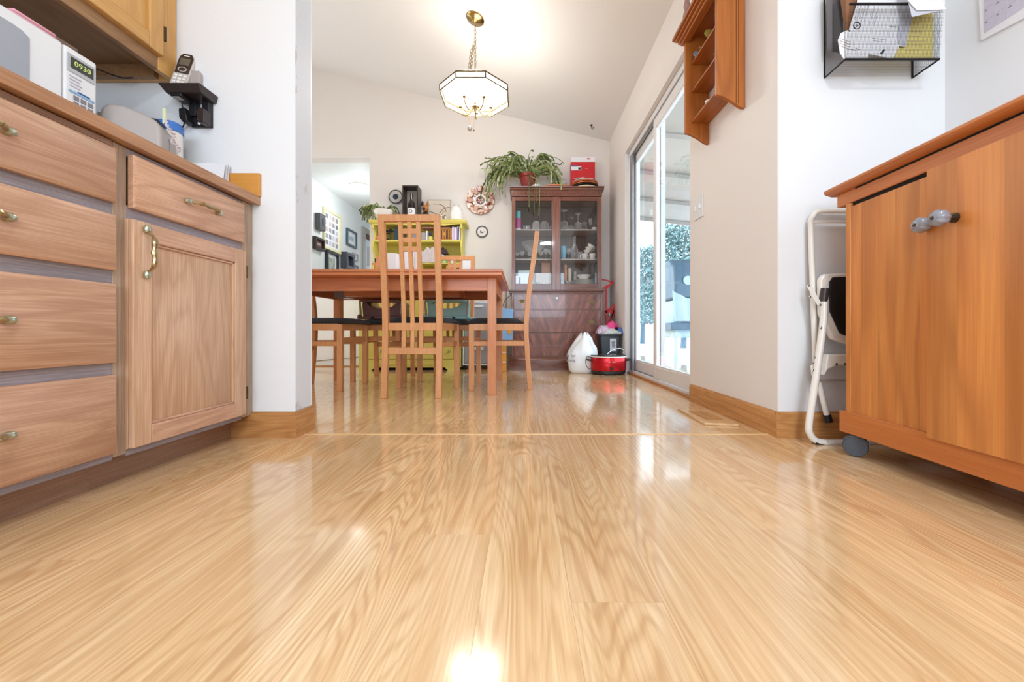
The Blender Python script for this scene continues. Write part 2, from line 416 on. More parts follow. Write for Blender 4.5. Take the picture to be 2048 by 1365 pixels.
# far wall : opening to the hall at the left, above a half wall
XO = -1.700
fw = MB().prism([(XO, 0), (XR+.13, 0), (XR+.13, ceil_h(XR+.13)), (-3.6, ceil_h(-3.6)), (-3.6, 2.305), (XO, 2.305)], 'y', ZF, ZF+.12)
fw.box(-3.6, XO, ZF, ZF+.12, 0, .98)
fw.build('wall_far', M['wall_d'], kind='structure', smooth=False)
box(-2.78, XO, ZF-.006, ZF-.001, .0, .97).build('trim_4', M['hall'], kind='structure')
MB().box(-2.8, -1.64, ZF-.02, ZF-.006, 0, .012).build('trim_5', M['oak_trim'], kind='structure')
cl = MB().hexa([(-3.6, ZP, ceil_h(-3.6)), (XR+.13, ZP, ceil_h(XR+.13)), (XR+.13, ZF+.12, ceil_h(XR+.13)), (-3.6, ZF+.12, ceil_h(-3.6)),
                (-3.6, ZP, ceil_h(-3.6)+.1), (XR+.13, ZP, ceil_h(XR+.13)+.1), (XR+.13, ZF+.12, ceil_h(XR+.13)+.1), (-3.6, ZF+.12, ceil_h(-3.6)+.1)])
cl.build('ceiling', M['ceil'], kind='structure', smooth=False)
box(-3.72, -3.6, ZP, ZF, 0, 3.7).build('wall_dining_left', M['wall_d'], kind='structure')
# hall
box(-2.92, -2.80, ZF+.12, 8.6, 0, 2.6).build('wall_hall', M['hall'], kind='structure')
box(XO, XO+.1, ZF+.12, 8.6, 0, 2.6).build('wall_hall_right', M['hall'], kind='structure')
box(-2.92, XO+.1, 8.6, 8.7, 0, 2.6).build('wall_hall_end', M['hall'], kind='structure')
box(-2.92, XO+.1, ZF+.12, 8.7, 2.42, 2.52).build('ceiling_hall', M['hall'], kind='structure')

# baseboards
def bboard(name, x0, x1, y0, y1, axis, h=.096):
    m = MB()
    if axis == 'x':   # runs along x, front face at y0, thickness to y1
        t = y1-y0
        m.prism([(y1, 0), (y0, 0), (y0, h*.86), (y0+t*.25, h*.93), (y0+t*.7, h), (y1, h)], 'x', x0, x1)
        mm = M['oak_trim']
    else:             # runs along y; x0 is the room face, x1 the wall face
        t = x1-x0
        m.prism([(x1, 0), (x0, 0), (x0, h*.86), (x0+t*.25, h*.93), (x0+t*.7, h), (x1, h)], 'y', y0, y1)
        mm = M['oak_trim_y']
    return m.build(name, mm, kind='structure')
bboard('baseboard_left', -1.085, -.8428, Z1-.013, Z1-.0005, 'x')
bboard('baseboard_left_return', -.842, -.8515, Z1-.0125, ZP+.012, 'y')
bboard('baseboard_right', .938, XR-.0005, Z1-.013, Y0-.02, 'y')
bboard('baseboard_right_alcove', .939, XK, Z1-.0135, Z1-.0005, 'x')
bboard('baseboard_far', .938, XR-.0005, Y1+.01, ZF-.002, 'y', .085)

# ---------------------------------------------------------------- sliding patio door
door = thing('door_1', None, None, (XR+.06, (Y0+Y1)/2, 0), kind='structure')
xf = .985
def dp(name, m, x0, x1, y0, y1, z0, z1, par=door, bev=.003): return box(x0, x1, y0, y1, z0, z1).build(name, m, par, bevel=bev)
dp('sill', M['vinyl'], xf-.002, XR+.13, Y0, Y1-.01, .0, .035)
dp('sill_nosing', M['oak_trim_y'], xf-.016, xf-.002, Y0, Y1-.01, .0, .016)
dp('sill_track', M['alu'], 1.006, 1.012, 2.93, Y1-.09, .035, .044)
dp('head_frame', M['vinyl'], xf, XR+.13, Y0, Y1-.03, HD-.05, HD-.003)
dp('head_track', M['alu'], xf+.004, xf+.016, Y0, Y1-.10, HD-.064, HD-.05)
dp('head_track', M['alu'], 1.020, 1.032, Y0, Y1-.10, HD-.064, HD-.05)
dp('jamb_liner', M['vinyl'], XR+.002, xf, Y1-.012, Y1-.001, 0, HD-.002)
dp('jamb', M['vinyl'], xf, XR+.13, Y1-.05, Y1-.001, .035, HD-.05)
dp('jamb_channel', M['alu'], xf-.002, xf+.018, Y1-.135, Y1-.052, .035, HD-.05)
for z in (.62, 1.02, 1.48, 1.93):
    MB().ball((xf-.003, Y1-.10, z), .004).build('screw', M['steel'], door)
def panel(name, x0, x1, ya, yb, sw, br, tr, z0, z1):
    p = dp(name, M['vinyl'], x0, x1, ya, ya+sw, z0, z1)
    dp('stile', M['vinyl'], x0, x1, yb-sw, yb, z0, z1, p); dp('bottom_rail', M['vinyl'], x0, x1, ya+sw, yb-sw, z0, z0+br, p)
    dp('top_rail', M['vinyl'], x0, x1, ya+sw, yb-sw, z1-tr, z1, p)
    for (a, b, c, d) in ((ya+sw, yb-sw, z0+br, z0+br+.012), (ya+sw, yb-sw, z1-tr-.012, z1-tr)):
        dp('glazing_bead', M['white'], x0+.004, x1-.004, a, b, c, d, p, 0)
    for (a, b) in ((ya+sw, ya+sw+.012), (yb-sw-.012, yb-sw)):
        dp('glazing_bead', M['white'], x0+.004, x1-.004, a, b, z0+br+.012, z1-tr-.012, p, 0)
    dp('pane', M['glass'], (x0+x1)/2-.002, (x0+x1)/2+.002, ya+sw+.002, yb-sw-.002, z0+br+.002, z1-tr-.002, p, 0)
    return p
panel('fixed_panel', 1.022, 1.058, 2.885, Y1-.052, .055, .085, .075, .036, HD-.052)
panel('sliding_panel', .988, 1.019, Y0+.0, 2.95, .050, .085, .075, .040, HD-.066)
# snowflake stickers on the fixed pane
def flake(y, z, r):
    m = MB()
    for k in range(3):
        a = math.pi*k/3; dy, dz = math.cos(a)*r, math.sin(a)*r
        m.bar((1.036, y-dy, z-dz), (1.036, y+dy, z+dz), .006, .001, (1, 0, 0))
    return tag(m.build('snowflake_sticker', M['white']), 'white snowflake sticker on the far door pane' if z < .9 else 'white snowflake sticker high on the far door pane', 'sticker')
flake(3.23, .80, .03); flake(3.16, 1.36, .028)
# light switch
sw = thing('light_switch', 'white double light switch plate beside the glass door', 'switch', (XR, 2.10, .96))
box(XR-.006, XR-.0005, 2.045, 2.155, 1.005, 1.125).build('switch_plate', M['vinyl'], sw, bevel=.002)
for y in (2.075, 2.125):
    box(XR-.013, XR-.006, y-.006, y+.006, 1.052, 1.078).build('toggle', M['white'], sw, bevel=.001)

# ---------------------------------------------------------------- outside the door
M['deck'] = mat('pale deck boards', 'e9eef2', .7)
M['patio_ceiling'] = mat('patio roof lining', 'a9a49e', .7)
M['hedge'] = mat('blue green hedge leaf', '7fa0a0', .7, var=.3, scale=5)
M['lilac'] = mat('grey blue vinyl lid', '56768c', .45, var=.2, scale=10)
M['cover'] = mat('pale blue grill cover', 'bcd6e2', .6, var=.1, scale=6)
dk = thing('floor_patio', None, None, (2.5, 5, -.05), kind='structure')
for i in range(40):
    y = 1.6+i*.2
    box(1.10, 6.0, y, y+.194, -.08, -.045).build('deck_board', M['deck'], dk, smooth=False)
box(-1, 30, 9.7, 40, -.5, -.12).build('ground', mat('snowy yard', 'eef2f6', .8), kind='structure')
box(6.0, 30, 1, 9.8, -.5, -.12).build('ground_side', mat('snowy side yard', 'eef2f6', .8), kind='structure')
pr = thing('patio_roof', 'grey patio roof with white rafters above the deck outside', 'roof', (3.2, 5.2, 2.35))
MB().hexa([(1.15, 2.0, 2.62), (4.3, 2.0, 2.28), (4.3, 7.4, 2.28), (1.15, 7.4, 2.62), (1.15, 2.0, 2.66), (4.3, 2.0, 2.32), (4.3, 7.4, 2.32), (1.15, 7.4, 2.66)]).build('roof_lining', M['patio_ceiling'], pr)
for i in range(6):
    y = 2.3+i*.98
    MB().bar((1.15, y, 2.58), (4.3, y, 2.24), .035, .05, (0, 0, 1)).build('rafter', M['patio_ceiling'], pr)
box(4.18, 4.30, 2.0, 7.4, 2.08, 2.24).build('beam', M['vinyl'], pr)
for y in (4.6, 7.3):
    box(2.96 if y < 5 else 4.18, 3.06 if y < 5 else 4.30, y, y+.10, -.045, 2.40 if y < 5 else 2.08).build('post', M['vinyl'], pr)
MB().bar((3.01, 4.65, 1.85), (3.45, 4.65, 2.33), .06).build('brace', M['vinyl'], pr)
# covered barbecue
gp = at(1372, 661, 5.2)
g = thing('barbecue', 'blue grey barbecue under a pale cover out on the deck', 'barbecue', (gp.x+.25, 5.4, -.045))
gx = gp.x+.25
MB().prism([(5.15, .82), (5.13, 1.02), (5.2, 1.26), (5.35, 1.38), (5.55, 1.38), (5.68, 1.2), (5.7, .82)], 'x', gx-.42, gx+.45).build('lid', M['lilac'], g, bevel=.03)
MB().lathe([(.001, 0), (.045, 0), (.06, .01), (.045, .02), (.001, .02)], (0, 0, 0), 20).xf(Matrix.Translation((gx-.26, 5.128, 1.06)) @ Matrix.Rotation(R(90), 4, 'X')).build('gauge', M['cover'], g)
mc = MB(); A = []; B = []
for i in range(25):
    t = i/24; x = gx-.46+.95*t; A.append((x, 5.12+.02*math.sin(t*40), .93-.12*abs(math.sin(t*5)))); B.append((x, 5.06+.035*math.sin(t*33), .52))
mc.strip(A, B, .01, (0, 1, 0)).build('cover', M['cover'], g)
box(gx-.44, gx+.47, 5.14, 5.66, .30, .80).build('firebox', M['cover'], g, bevel=.02)
box(gx-.50, gx+.5, 5.06, 5.5, .40, .50).build('shelf', M['lilac'], g, bevel=.01)
for dx in (-.40, .43):
    for y in (5.15, 5.6): box(gx+dx-.02, gx+dx+.02, y, y+.04, -.045, .30).build('leg', M['cover'], g)
# hedge trees beyond the deck
def tree(x, y, h, r, label, n):
    t = thing('garden_tree', label, 'tree', (x, y, -.12), group='trees beyond the deck')
    MB().tube([(x, y, -.12), (x+.05, y, h*.5), (x, y, h*.8)], [.09, .07, .03]).build('trunk', M['lilac'], t)
    m = MB()
    for i in range(n):
        a, b = random.random()*6.28, random.random(); rr = r*math.sqrt(random.random())*(1.1-b*.6)
        p = Vector((x+math.cos(a)*rr, y+math.sin(a)*rr, h*(.18+.82*b))); s = .04+random.random()*.05
        u = Vector((random.uniform(-1, 1), random.uniform(-1, 1), random.uniform(-1, 1))).normalized()*s; v = u.orthogonal().normalized()*s*.5
        m.add([p-u, p+v, p+u, p-v], [(0, 1, 2, 3)])
    m.build('foliage', M['hedge'], t, smooth=False, kind='stuff')
tree(4.5, 10.9, 3.4, 1.3, 'blue green garden tree seen through the glass, nearest the post', 7000)
tree(8.2, 12.2, 3.0, 1.4, 'blue green garden tree farther right beyond the deck', 7000)
tree(4.6, 15.0, 3.6, 1.3, 'tall garden tree at the far end of the yard', 6000)

# ---------------------------------------------------------------- left kitchen run
FX, SP = -1.013, .968                        # face frame plane, seam between the two cabinets
def pull(par, c, L, axis, lab=None, out=.026):
    m = MB(); c = Vector(c); d = Vector((0, 1, 0)) if axis == 'y' else Vector((0, 0, 1)); s = d*(L/2); o = Vector((out, 0, 0))
    ctrl = [c-s, c-s*.72+o*.8, c-s*.35+o*1.05, c+o*.95, c+s*.35+o*1.05, c+s*.72+o*.8, c+s]
    P = curve_pts(ctrl, 4); n = len(P)
    m.tube(P, [.0042+.0022*math.sin(math.pi*i/(n-1))**2+.0012*math.cos(i*1.1) for i in range(n)], 8)
    h = m.build('handle', M['brass'], par, label=lab)
    for q in (-1, 1):
        k = MB().ball((0, 0, 0), .009, .009, .012, 10); k.xf(Matrix.Translation(c+s*q*1.04+Vector((.005, 0, 0))) @ (Matrix.Rotation(R(90), 4, 'X') if axis == 'y' else Matrix()))
        k.build('handle_tip', M['pewter'], h)
    return h
def slab_front(name, par, y0, y1, z0, z1, m, t=.019):
    x0, x1 = FX, FX+t
    mb = MB(); e = .008
    P = [(x0, y0, z0), (x0, y1, z0), (x0, y1, z1), (x0, y0, z1)]
    f = [(x1-.006, y0, z0), (x1-.006, y1, z0), (x1-.006, y1, z1), (x1-.006, y0, z1)]
    g_ = [(x1, y0+e, z0+e), (x1, y1-e, z0+e), (x1, y1-e, z1-e), (x1, y0+e, z1-e)]
    mb.add(P+f+g_, [(0, 1, 2, 3), (8, 9, 10, 11)]+[(i, (i+1) % 4, 4+(i+1) % 4, 4+i) for i in range(4)]+[(4+i, 4+(i+1) % 4, 8+(i+1) % 4, 8+i) for i in range(4)])
    return mb.build(name, m, par)
def carcass(par, y0, y1):
    MB().box(-1.62, FX-.02, y0+.002, y1-.002, .09, .862).build('body', M['cab_z'], par)
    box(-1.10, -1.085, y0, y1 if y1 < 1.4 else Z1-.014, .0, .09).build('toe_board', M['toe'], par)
ca = thing('drawer_cabinet', 'base cabinet of four faded oak drawers, left of the oak door cabinet', 'cabinet', (-1.31, .72, 0))
carcass(ca, .410, SP)
for (a, b) in ((.410, .430), (.955, SP-.0004)):
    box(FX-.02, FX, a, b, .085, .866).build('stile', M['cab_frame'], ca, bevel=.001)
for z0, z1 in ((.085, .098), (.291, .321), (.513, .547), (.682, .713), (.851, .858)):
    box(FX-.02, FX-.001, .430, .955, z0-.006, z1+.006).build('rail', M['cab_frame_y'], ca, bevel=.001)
for z0, z1 in ((.098, .291), (.321, .513), (.547, .682), (.713, .846)):
    d = slab_front('drawer', ca, .426, .952, z0, z1, M['cab_y'])
    pull(d, (FX+.021, .689, (z0+z1)/2+.003), .105, 'y')
box(FX-.30, FX+.006, .435, .950, .849, .865).build('breadboard', M['toe'], ca, bevel=.002)
cb = thing('door_cabinet', 'faded oak base cabinet with one drawer above a panelled door', 'cabinet', (-1.31, 1.21, 0))
carcass(cb, SP, Z1)
for (a, b, c) in ((SP+.0004, .988, .085), (1.392, Z1-.001, .085)):
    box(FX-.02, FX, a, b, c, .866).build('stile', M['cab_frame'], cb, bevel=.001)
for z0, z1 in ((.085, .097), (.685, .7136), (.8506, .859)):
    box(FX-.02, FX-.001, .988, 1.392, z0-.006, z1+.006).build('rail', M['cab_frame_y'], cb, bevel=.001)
d = slab_front('drawer', cb, .992, 1.389, .7136, .8506, M['cab_y'])
pull(d, (FX+.021, 1.20, .781), .11, 'y', 'wavy brass pull')
dr = slab_front('door', cb, .985, 1.389, .097, .685, M['cab_z'], .010)
sw_ = .050
def railb(name, y0, y1, z0, z1, m): return box(FX+.006, FX+.020, y0, y1, z0, z1).build(name, m, dr, bevel=.0025)
railb('door_stile', .986, .986+sw_, .098, .684, M['cab_z']); railb('door_stile', 1.388-sw_, 1.388, .098, .684, M['cab_z'])
railb('door_rail', .986+sw_, 1.388-sw_, .098, .098+sw_, M['cab_y']); railb('door_rail', .986+sw_, 1.388-sw_, .684-sw_, .684, M['cab_y'])
for (a, b, c, e) in ((.986+sw_, .986+sw_+.007, .098+sw_, .684-sw_), (1.388-sw_-.007, 1.388-sw_, .098+sw_, .684-sw_)):
    box(FX+.006, FX+.015, a, b, c, e).build('door_bead', M['cab_z'], dr, bevel=.002)
for (c, e) in ((.098+sw_, .098+sw_+.007), (.684-sw_-.007, .684-sw_)):
    box(FX+.006, FX+.015, .986+sw_, 1.388-sw_, c, e).build('door_bead', M['cab_y'], dr, bevel=.002)
pull(dr, (FX+.021, 1.016, .605), .115, 'z', 'wavy brass pull')
for z in (.175, .61):
    MB().tube([(FX+.018, 1.393, z-.022), (FX+.018, 1.393, z+.022)], .0045).build('hinge', M['hinge'], cb)
wt = thing('worktop', 'oak-edged kitchen worktop on the left base cabinets', 'worktop', (-1.3, .9, .868))
box(-1.62, -.990, .30, Z1-.016, .868, .896).build('slab', M['top_oak'], wt, bevel=.002)
box(-.990, -.983, .30, Z1-.001, .8665, .898).build('edge_band', M['top_oak'], wt, bevel=.0015)
tag(box(-1.62, -.979, Z1-.0145, Z1-.001, .8985, .983).build('side_splash', M['honey'], bevel=.002), 'golden wood side splash board between worktop end and white wall', 'splashback')

# upper cabinet
UX, UB = -1.296, 1.325
up = thing('wall_cabinet', 'golden oak wall cabinet above the microwave', 'cabinet', (-1.46, 1.0, UB))
yb0 = .50
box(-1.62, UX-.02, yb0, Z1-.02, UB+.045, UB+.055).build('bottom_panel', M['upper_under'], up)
box(-1.62, UX-.02, Z1-.02, Z1-.002, UB, 2.1).build('side_panel', M['upper_z'], up)
box(-1.62, UX-.02, yb0, yb0+.018, UB, 2.1).build('side_panel', M['upper_z'], up)
box(-1.62, -1.605, yb0+.02, Z1-.02, UB+.01, UB+.045).build('hanging_rail', M['upper_y'], up)
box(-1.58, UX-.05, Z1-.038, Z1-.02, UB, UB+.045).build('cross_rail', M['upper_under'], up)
box(-1.62, UX-.02, yb0+.018, Z1-.02, UB+.06, 2.1).build('body', M['upper_z'], up)
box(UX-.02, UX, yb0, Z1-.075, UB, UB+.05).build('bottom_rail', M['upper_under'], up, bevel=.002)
box(UX-.02, UX, Z1-.075, Z1-.002, UB, 2.1).build('stile', M['upper_z'], up, bevel=.002)
box(UX-.02, UX, yb0, yb0+.02, UB, 2.1).build('stile', M['upper_z'], up, bevel=.002)
ud = box(UX, UX+.010, .955, 1.376, UB+.045, 2.08).build('door', M['upper_z'], up, bevel=.001)
s_ = .052
for (a, b, c, e, mm, nm) in ((.955, .955+s_, UB+.045, 2.08, 'upper_z', 'door_stile'), (1.376-s_, 1.376, UB+.045, 2.08, 'upper_z', 'door_stile'),
                            (.955+s_, 1.376-s_, UB+.045, UB+.045+s_, 'upper_y', 'door_rail')):
    box(UX+.006, UX+.021, a, b, c, e).build(nm, M[mm], ud, bevel=.004)
box(UX+.001, UX+.021, .51, .950, UB+.045, 2.08).build('door', M['upper_z'], up, bevel=.004)
for z in (UB+.13,):
    MB().tube([(UX+.019, 1.380, z-.025), (UX+.019, 1.380, z+.025)], .0045).build('hinge', M['hinge'], up)
MB().tube(curve_pts([(-1.57, 1.36, UB+.02), (-1.50, 1.37, UB-.004), (-1.45, 1.40, UB-.012), (-1.42, 1.43, UB+.01)], 5), .0025).build('cable', M['black'], up)

# microwave
mx, mt = -1.263, 1.19
mw = thing('microwave', 'white microwave oven on the worktop under the wall cabinet', 'microwave', (-1.43, .91, .897))
box(-1.60, mx-.02, .672, 1.146, .910, mt-.002).build('case', M['white'], mw, bevel=.008)
dm = box(mx-.02, mx, .67, 1.063, .908, mt).build('door', M['white'], mw, bevel=.006)
MB().prism([(.68, .935), (.985, .935), (.990, .95), (.990, 1.145), (.986, 1.149), (.975, 1.155), (.955, 1.158), (.68, 1.158)], 'x', mx-.001, mx+.0022).build('window', mat('pale grey door window', 'aab0ba', .25), dm, bevel=.001)
box(mx-.02, mx-.001, 1.066, 1.149, .908, mt).build('control_panel', M['white'], mw, bevel=.006)
cp = mw
box(mx-.001, mx+.0012, 1.072, 1.142, 1.122, 1.172).build('display_bezel', mat('grey bezel', 'bfc2c6', .4), cp, bevel=.0008)
dsp = box(mx+.001, mx+.0026, 1.080, 1.136, 1.134, 1.164).build('display', mat('dark olive display', '3b3d35', .2), cp)
text('0930', 'display_digits', emitm('green display digits', 'a9b86a', .6), FM((mx+.003, 1.108, 1.149), (0, 1, 0)), .021, mw)
for r_ in range(4):
    for c_ in range(3):
        box(mx-.001, mx+.0016, 1.088+c_*.018, 1.100+c_*.018, 1.000+r_*.0165, 1.011+r_*.0165).build('key', M['inkg'], cp)
box(mx-.001, mx+.0012, 1.076, 1.140, 1.066, 1.072).build('accent_stripe', mat('light blue print', '8fb8de', .5), cp)
box(mx-.001, mx+.0018, 1.098, 1.128, 1.073, 1.076).build('accent_line', M['inkb'], cp)
for i in range(4): box(mx-.001, mx+.0010, 1.078, 1.104+.004*(i % 2), 1.083+i*.009, 1.086+i*.009).build('key_print', M['paper2'], cp)
for y in (.70, 1.12):
    for x in (-1.57, -1.30): MB().lathe([(.012, 0), (.014, .012)], (x, y, .896)).build('foot', M['black'], mw)
pk = thing('oven_mitt', 'pink quilted oven cloth lying on the microwave', 'cloth', (-1.40, .9, mt))
mm_ = MB(); 
for i in range(2): mm_.box(-1.50, -1.275, .965+i*.004, 1.062-i*.003, mt+.001+i*.009, mt+.0095+i*.009)
mm_.build('cloth', M['pink'], pk, bevel=.004)
bk = box(-1.52, -1.315, 1.075, 1.145, mt+.001, mt+.040).build('cardboard_box', mat('dusty brown cardboard', '7d6658', .8), bevel=.002)
tag(bk, 'flat dusty brown box on the right end of the microwave', 'box')

# toaster
cT = Vector((-1.155, 1.235, .897)); RT = Matrix.Translation(cT) @ Matrix.Rotation(R(20), 4, 'Z')
to = thing('toaster', 'rounded warm grey toaster beside the microwave', 'toaster', cT, (0, 0, R(20)))
prof = [(-.150, 0), (-.153, .15), (-.148, .188), (-.132, .204), (-.09, .203), (-.045, .186), (-.015, .172), (-.003, .150), (0, .12), (0, 0)]
MB().prism(prof, 'y', 0, .108).build('shell', M['greyp'], to, bevel=.010, local=True, seg=3)
box(-.090, -.022, .030, .085, .165, .190).build('slot', M['black'], to, local=True, bevel=.004)
box(-.0015, .001, .050, .0515, .01, .135).build('seam', M['inkg'], to, local=True)
box(-.172, -.150, .02, .045, .13, .150).build('lever', M['white'], to, local=True, bevel=.004)
box(-.168, -.150, .022, .043, .150, .182).build('lever_cap', M['greyp'], to, local=True, bevel=.004)
tt = text('SALTON', 'lettering', M['ink'], RT @ FM((-.118, -.001, .118), (1, 0, 0)), .011, to)
bc = thing('blue_canister', 'blue-lidded round canister standing right behind the toaster', 'canister', (-1.235, 1.352, .897))
MB().lathe([(.034, 0), (.036, .004), (.036, .195), (.001, .196)], (-1.235, 1.352, .898), 28).build('canister_body', M['cer'], bc)
MB().lathe([(.039, .190), (.039, .212), (.034, .222), (.001, .226)], (-1.235, 1.352, .898), 28).build('lid', mat('royal blue plastic', '3f78c8', .35), bc)
tg = thing('bag_tie', 'twisted striped cord hanging over the corner of the toaster', 'cord', (-1.135, 1.26, 1.02))
mt_ = MB(); P = curve_pts([(-1.166, 1.262, 1.088), (-1.150, 1.250, 1.060), (-1.138, 1.262, 1.035), (-1.142, 1.258, 1.015), (-1.128, 1.268, .998), (-1.134, 1.27, .985)], 8)
for ph in (0, math.pi):
    mt_.tube([p+Vector((.004*math.cos(i*.9+ph), .002, .004*math.sin(i*.9+ph))) for i, p in enumerate(P)], .0022, 6)
mt_.build('cord', mat('pinkish white cord', 'd9c9c9', .8, var=.3, scale=150), tg)
box(-1.176, -1.168, 1.262, 1.266, 1.075, 1.125).build('tag', mat('pale green tag', 'dfe8b8', .6), tg)
# papers leaning on the wall
pp = thing('paper_stack', 'white folded papers leaning on the wall behind the golden splash', 'papers', (-1.18, 1.40, .897))
for i in range(3):
    A = [( -1.262+.175*t, 1.420-i*.010+.004*math.sin(t*9+i), .898) for t in [k/12 for k in range(13)]]
    B = [( -1.268+.180*t, 1.430-i*.010+.006*math.sin(t*7+i), 1.018-i*.006+.005*math.sin(t*5+i*2)) for t in [k/12 for k in range(13)]]
    MB().strip(A, B, .0015, (0, 1, 0)).build('sheet', M['paper'], pp)
tag(box(-1.273, -1.263, 1.400, 1.432, .898, 1.045).build('booklet', mat('pale yellow card', 'e9dfae', .7), bevel=.001), 'thin pale yellow booklet standing between toaster and wall', 'booklet')

# phone on its wall bracket
ph = thing('phone_bracket', 'black plastic wall shelf bracket on the white end wall', 'bracket', (-1.21, Z1, 1.15))
sh = MB().hexa([(-1.272, 1.378, 1.245), (-1.146, 1.378, 1.245), (-1.146, Z1-.001, 1.245), (-1.272, Z1-.001, 1.245),
                (-1.288, 1.362, 1.272), (-1.139, 1.362, 1.272), (-1.139, Z1-.001, 1.272), (-1.288, Z1-.001, 1.272)])
sh.build('shelf', M['brownp'], ph, bevel=.003)
box(-1.255, -1.215, 1.375, 1.43, 1.232, 1.244).build('charger_block', M['black'], ph, bevel=.003)
box(-1.250, -1.226, 1.378, 1.40, 1.2305, 1.2325).build('rating_label', M['paper2'], ph)
for x in (-1.231, -1.183):
    box(x, x+.024, 1.425, Z1-.001, 1.19, 1.246).build('strap', M['black'], ph, bevel=.002)
box(-1.231, -1.159, 1.436, Z1-.001, 1.155, 1.195).build('back_plate', M['black'], ph, bevel=.002)
MB().prism([(-1.252, 1.205), (-1.232, 1.212), (-1.218, 1.16), (-1.236, 1.155), (-1.25, 1.172)], 'y', 1.405, 1.437).build('wing', M['black'], ph, bevel=.003)
MB().prism([(-1.190, 1.195), (-1.176, 1.212), (-1.158, 1.205), (-1.158, 1.155), (-1.180, 1.155)], 'y', 1.405, 1.437).build('wing', M['brownp'], ph, bevel=.003)
for z in (1.166, 1.181): MB().ball((-1.200, 1.434, z), .006, .003, .006).build('screw', M['white'], ph)
hs = thing('phone_handset', 'silver and brown cordless phone standing on the bracket', 'phone', (-1.252, 1.398, 1.273), (R(-17), R(5), R(14)))
MB().prism([(-.023, 0), (.023, 0), (.0235, .120), (.018, .142), (.008, .148), (-.008, .148), (-.018, .142), (-.0235, .120)], 'y', -.002, .020).build('shell', M['silver'], hs, local=True, bevel=.003)
fp = MB().prism([(-.019, .062), (.019, .062), (.0195, .128), (.012, .143), (-.012, .143), (-.0195, .128)], 'y', -.0045, -.002).build('face_plate', M['brownp'], hs, local=True, bevel=.001)
box(-.014, .014, -.0052, -.0044, .094, .122).build('screen', mat('brown lcd', '6d6455', .2), hs, local=True)
MB().tube([(.011*math.cos(a), -.005, .076+.009*math.sin(a)) for a in [k*math.pi/8 for k in range(16)]], .0014, 6, closed=True).build('ring', M['silver'], hs, local=True)
for r_ in range(4):
    for c_ in range(3):
        box(-.017+c_*.0125, -.0075+c_*.0125, -.0045, -.002, .008+r_*.0128, .0165+r_*.0128).build('key', M['cer'], hs, local=True, bevel=.001)
box(-.008, .008, -.0052, -.0044, .132, .135).build('maker_mark', M['cer'], hs, local=True)
hs.scale = (1.13, 1.13, 1.13)
tag(MB().prism([(1.425, 1.2725), (1.444, 1.2725), (1.444, 1.355), (1.430, 1.360)], 'x', -1.235, -1.196).build('phone_cradle', M['greyp'], bevel=.003), 'warm grey charging cradle behind the phone handset', 'cradle')
tag(MB().tube(curve_pts([(-1.235, 1.40, 1.233), (-1.240, 1.41, 1.20), (-1.252, 1.43, 1.165), (-1.275, 1.44, 1.13), (-1.29, 1.44, 1.0), (-1.29, 1.44, .90)], 6), .0022).build('phone_cable', M['black']), 'thin black cable hanging from the phone shelf', 'cable')

# ---------------------------------------------------------------- right kitchen: rolling cart
ang = math.atan(.0426)
ct = thing('kitchen_cart', 'reddish birch rolling kitchen cart with two sliding doors', 'cart', (1.047, 1.28, 0), (0, 0, -ang))
# local: -y runs towards the camera, +x to the wall; front face of the skirt at x = 0
CW = .455
def cbx(name, m, x0, x1, y0, y1, z0, z1, par=ct, b=.002, lab=None): return box(x0, x1, y0, y1, z0, z1).build(name, m, par, bevel=b, local=True, label=lab)
cbx('skirt', M['cart_y'], -.004, .016, -.95, 0, .068, .137)
cbx('end_skirt', M['cart_y'], .016, CW, -.02, -.002, .068, .137)
cbx('base_board', M['cart_y'], .016, CW, -.95, -.02, .10, .12)
cbx('end_panel', M['cart_z'], .004, CW, -.036, -.016, .12, .81)
cbx('end_panel', M['cart_z'], .004, CW, -.94, -.92, .12, .81)
cbx('back_panel', M['cart_z'], CW-.012, CW, -.92, -.036, .12, .81)
MB().box(.005, CW, -.95, .022, .810, .852).build('apron', M['cart_y'], ct, bevel=.002, local=True)
cbx('apron_gap_shade', M['dark'], .0035, .006, -.94, -.055, .847, .8515, b=0)  # dark strip in place of the shade in the gap under the top
MB().prism([(-.018, .876), (-.026, .871), (-.026, .864), (-.020, .858), (.0, .852), (CW+.01, .852), (CW+.01, .876)], 'y', -.98, .040).build('top', M['cart_y'], ct, bevel=.001, local=True)
cbx('door_track', M['dark'], .012, .03, -.92, -.036, .790, .810, b=0)
def cdoor(x0, y0, y1, z0, z1, n, ky):
    d = cbx('door', M['cart_z'], x0+.004, x0+.017, y0, y1, z0, z1, b=.001)
    e = [y0]+sorted(y0+(y1-y0)*(k+random.uniform(-.25, .25))/n for k in range(1, n))+[y1]
    for a, b in zip(e, e[1:]):
        box(x0, x0+.004, a+.0001, b-.0001, z0, z1).build('board', M['cart_z'], d, local=True, smooth=False)
    q = Matrix.Translation((x0, ky, .666)) @ Matrix.Rotation(R(-90), 4, 'Y')
    k = MB().lathe([(.012, 0), (.012, .004), (.007, .006), (.0065, .016), (.010, .018)], n=16).xf(q).build('knob', M['hinge'], ct, local=True)
    c = MB().lathe([(.006, .016), (.013, .020), (.0185, .030), (.0195, .038), (.017, .046), (.010, .051), (.001, .052)], n=48, flute=.055, fk=8).xf(q).build('knob_head', mat('grey fluted ceramic', '8f93a0', .15, coat=.5, var=.12, scale=40), k, local=True)
    MB().ball((0, 0, .052), .0045, .0045, .002).xf(q).build('knob_bolt', M['hinge'], k, local=True)
cdoor(.006, -.322, -.018, .137, .797, 5, -.302)
cdoor(-.012, -.86, -.298, .128, .806, 7, -.365)
